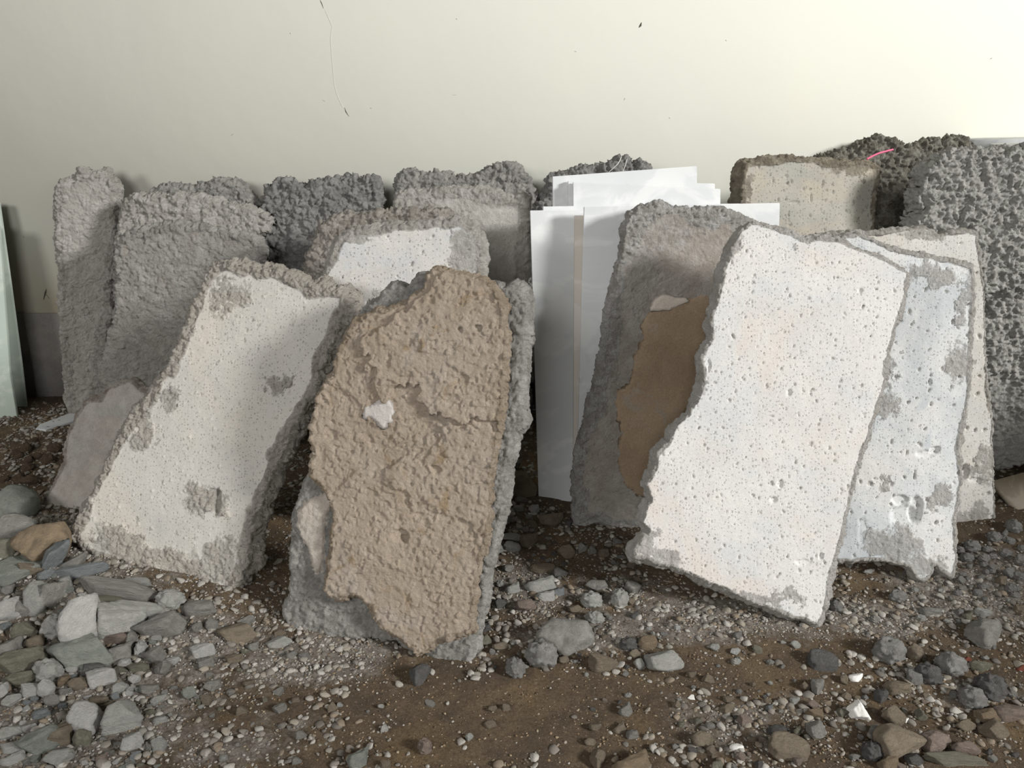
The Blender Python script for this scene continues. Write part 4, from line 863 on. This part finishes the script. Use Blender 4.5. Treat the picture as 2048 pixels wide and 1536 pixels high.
scatter(30, 960, 1090, 1300, 1360, 9, 22, ['chunk', 'clump'], ['grey', 'tan', 'pale', 'clump', 'dark'], 'small stone chip on the ground in the middle, before the gap', 'chips in the middle')
scatter(26, 1250, 1240, 1640, 1400, 8, 22, ['chunk', 'clump'], ['clump', 'pale', 'grey', 'tan', 'clump'], 'small grey crumb in front of the bottom edge of the brightest slab', 'crumbs before the brightest slab')
scatter(46, 1670, 1130, 2046, 1400, 9, 26, ['clump', 'chunk', 'clump'], ['clump', 'grey', 'pale', 'clump', 'tan'], 'small grey crumb on the ground right of the brightest slab', 'crumbs right of the brightest slab')
scatter(26, 1910, 1065, 2046, 1190, 14, 30, ['clump', 'chunk', 'clump'], ['clump', 'grey', 'clump'], 'grey crumb in the dense heap at the right edge', 'crumbs in the heap at the right edge')
scatter(46, 1150, 1390, 2046, 1534, 10, 28, ['chunk', 'pebble', 'chunk'], ['tan', 'grey', 'tan', 'dark', 'olive', 'pink'], 'small brownish stone in the dim foreground at lower right', 'small stones at lower right')
scatter(14, 985, 940, 1070, 1080, 14, 30, ['chunk', 'flake'], ['grey', 'tan', 'pale'], 'dim stone chip in the dark gap beside the marble sheets', 'chips in the dark gap')
scatter(14, 1060, 1060, 1270, 1130, 10, 20, ['chunk'], ['tan', 'grey', 'dark'], 'small stone below the marble and the rough stained slab', 'stones below the marble')

SM['earth'] = stone_mat('earth_clod', lin(120, 102, 84), lin(98, 84, 70), bump=.014); MATW['earth'] = 'brown'
scatter(12, 0, 850, 130, 975, 16, 46, ['clump', 'chunk'], ['earth'], 'brown clod of earth on the dim floor at the far left', 'earth clods at the far left')
# gravel and grit nobody could count: one object each
def gravel(name, label, n, r0, r1, mat, seed, level, power, dens):
    rs = np.random.RandomState(seed); pts = []
    X = rs.uniform(-2.3, 2.3, n * 5); Y = rs.uniform(.95, 3.25, n * 5)
    inside = np.abs(X) < .30 + Y * .70
    X, Y = X[inside], Y[inside]; P = np.stack([X, Y, X * 0], 1)
    w = dens(X, Y, P); k = rs.uniform(size=len(X)) < w; X, Y = X[k][:n], Y[k][:n]; m = len(X)
    R = r0 + (r1 - r0) * rs.uniform(size=m) ** power; Z = ground(X, Y); T, F = ICO[level]; nt = 24; tv = []
    for i in range(nt):
        v = rock_verts('grain', seed + i * 5, level)[0] if level > 1 else T * rs.uniform(.7, 1.15, (len(T), 1)); tv.append(v)
    tv = np.array(tv); V = tv[rs.randint(0, nt, m)]
    an = rs.uniform(0, 2 * np.pi, m); c, s = np.cos(an)[:, None], np.sin(an)[:, None]
    sc = np.stack([R * rs.uniform(.8, 1.3, m), R * rs.uniform(.7, 1.1, m), R * rs.uniform(.25, .62, m)], 1)
    V = V * sc[:, None, :]; x = V[..., 0] * c - V[..., 1] * s; y = V[..., 0] * s + V[..., 1] * c; z = V[..., 2]
    z = z + rs.uniform(-.35, .35, m)[:, None] * x
    V = np.stack([x + X[:, None], y + Y[:, None], z + Z[:, None] + (sc[:, 2] * .45)[:, None]], -1).reshape(-1, 3)
    FF = (F[None] + (np.arange(m) * len(T))[:, None, None]).reshape(-1, 3)
    o = link(bpy.data.objects.new(name, mesh_np(name, V, FF, mat, smooth=False))); return tag(o, label, 'gravel', None, 'stuff')
def gmat(name, cols):
    t = NT(name); rnd = t.n('ShaderNodeNewGeometry').outputs['Random Per Island']; r = t.n('ShaderNodeValToRGB'); r.color_ramp.interpolation = 'CONSTANT'
    e = r.color_ramp.elements; e[0].position = 0; e[0].color = (*cols[0], 1); e[1].position = 1.0 / len(cols); e[1].color = (*cols[1], 1)
    for i, q in enumerate(cols[2:]): x = e.new((i + 2) / len(cols)); x.color = (*q, 1)
    t.l(rnd, r.inputs[0]); c = t.mix(t.rng(t.noise(300, 3), .4, .7, 0, .35), r.outputs[0], lin(110, 98, 86))
    t.l(c, t.b.inputs['Base Color']); t.b.inputs['Roughness'].default_value = .95; return t.m
GM = gmat('gravel_mix', [lin(144, 140, 132), lin(122, 117, 110), lin(154, 150, 143), lin(126, 114, 99), lin(140, 133, 121), lin(102, 98, 92), lin(166, 162, 155), lin(130, 125, 116)])
GD = gmat('grey_dust_crumbs', [lin(158, 154, 148), lin(142, 138, 132), lin(130, 126, 122), lin(170, 166, 160), lin(148, 140, 128)])
GE = gmat('earth_grit', [lin(132, 112, 88), lin(114, 96, 74), lin(144, 126, 104), lin(100, 84, 66), lin(138, 128, 112), lin(154, 140, 118)])
zone = lambda X, Y, px, py, rx, ry: np.exp(-((X - flat_floor(px, py).x) / rx) ** 2 - ((Y - flat_floor(px, py).y) / ry) ** 2)
def dens_g(X, Y, P):
    bare = np.maximum.reduce([zone(X, Y, 1050, 1400, .32, .12), zone(X, Y, 950, 1480, .25, .10), zone(X, Y, 560, 1400, .1, .08), zone(X, Y, 1700, 1280, .18, .05), zone(X, Y, 1540, 1370, .12, .05), zone(X, Y, 1100, 1480, .15, .1)])
    return np.clip(.36 + .75 * fbm(P, .16, 3, 3) + .5 * dust_at(X, Y) - .75 * bare, .02, 1)
gravel('gravel', 'loose small gravel strewn over the earth floor', 24000, .003, .0125, GM, 5, 2, 3.2, dens_g)
gravel('cement_crumbs', 'fine pale cement crumbs on the dusty patches', 26000, .0015, .0055, GD, 6, 1, 2.0, lambda X, Y, P: np.clip(dust_at(X, Y) * 1.1 - .15 + .5 * fbm(P, .1, 3, 8), 0, 1))
gravel('grit', 'fine brown grit on the earth floor', 32000, .0012, .0042, GE, 8, 1, 2.0, lambda X, Y, P: np.clip(.55 + .6 * fbm(P, .12, 3, 12), .05, 1))

# threads, straw
def wire(name, label, pts, r, mat, cat):
    cu = bpy.data.curves.new(name, 'CURVE'); cu.dimensions = '3D'; cu.bevel_depth = r; cu.bevel_resolution = 2; sp = cu.splines.new('NURBS'); sp.points.add(len(pts) - 1)
    for i, p in enumerate(pts): sp.points[i].co = (*p, 1)
    sp.use_endpoint_u = True; sp.order_u = 3
    ob = bpy.data.objects.new(name, cu); link(ob); dg = bpy.context.evaluated_depsgraph_get(); me = bpy.data.meshes.new_from_object(ob.evaluated_get(dg)); me.materials.clear(); me.materials.append(mat)
    bpy.data.objects.remove(ob); return tag(link(bpy.data.objects.new(name, me)), label, cat)
t = NT('pink_plastic'); t.b.inputs['Base Color'].default_value = (*lin(226, 104, 138), 1); t.b.inputs['Roughness'].default_value = .5
wire('plastic_straw', 'bright pink thin straw lying on the ochre rubble at upper right', [on_wall(1734, 318, 3.02), on_wall(1752, 308, 3.03), on_wall(1770, 303, 3.04), on_wall(1786, 299, 3.05)], .0035, t.m, 'straw')
wire('thread', 'thin white thread curling up behind the marble tops, left one', [on_wall(1218, 344, 3.0), on_wall(1232, 332, 3.0), on_wall(1240, 322, 3.02), on_wall(1243, 313, 3.06)], .0011, SM['marble'], 'thread')
wire('thread', 'thin white thread curling up behind the marble tops, right one', [on_wall(1246, 342, 3.0), on_wall(1252, 330, 3.0), on_wall(1254, 318, 3.02)], .0011, SM['marble'], 'thread')
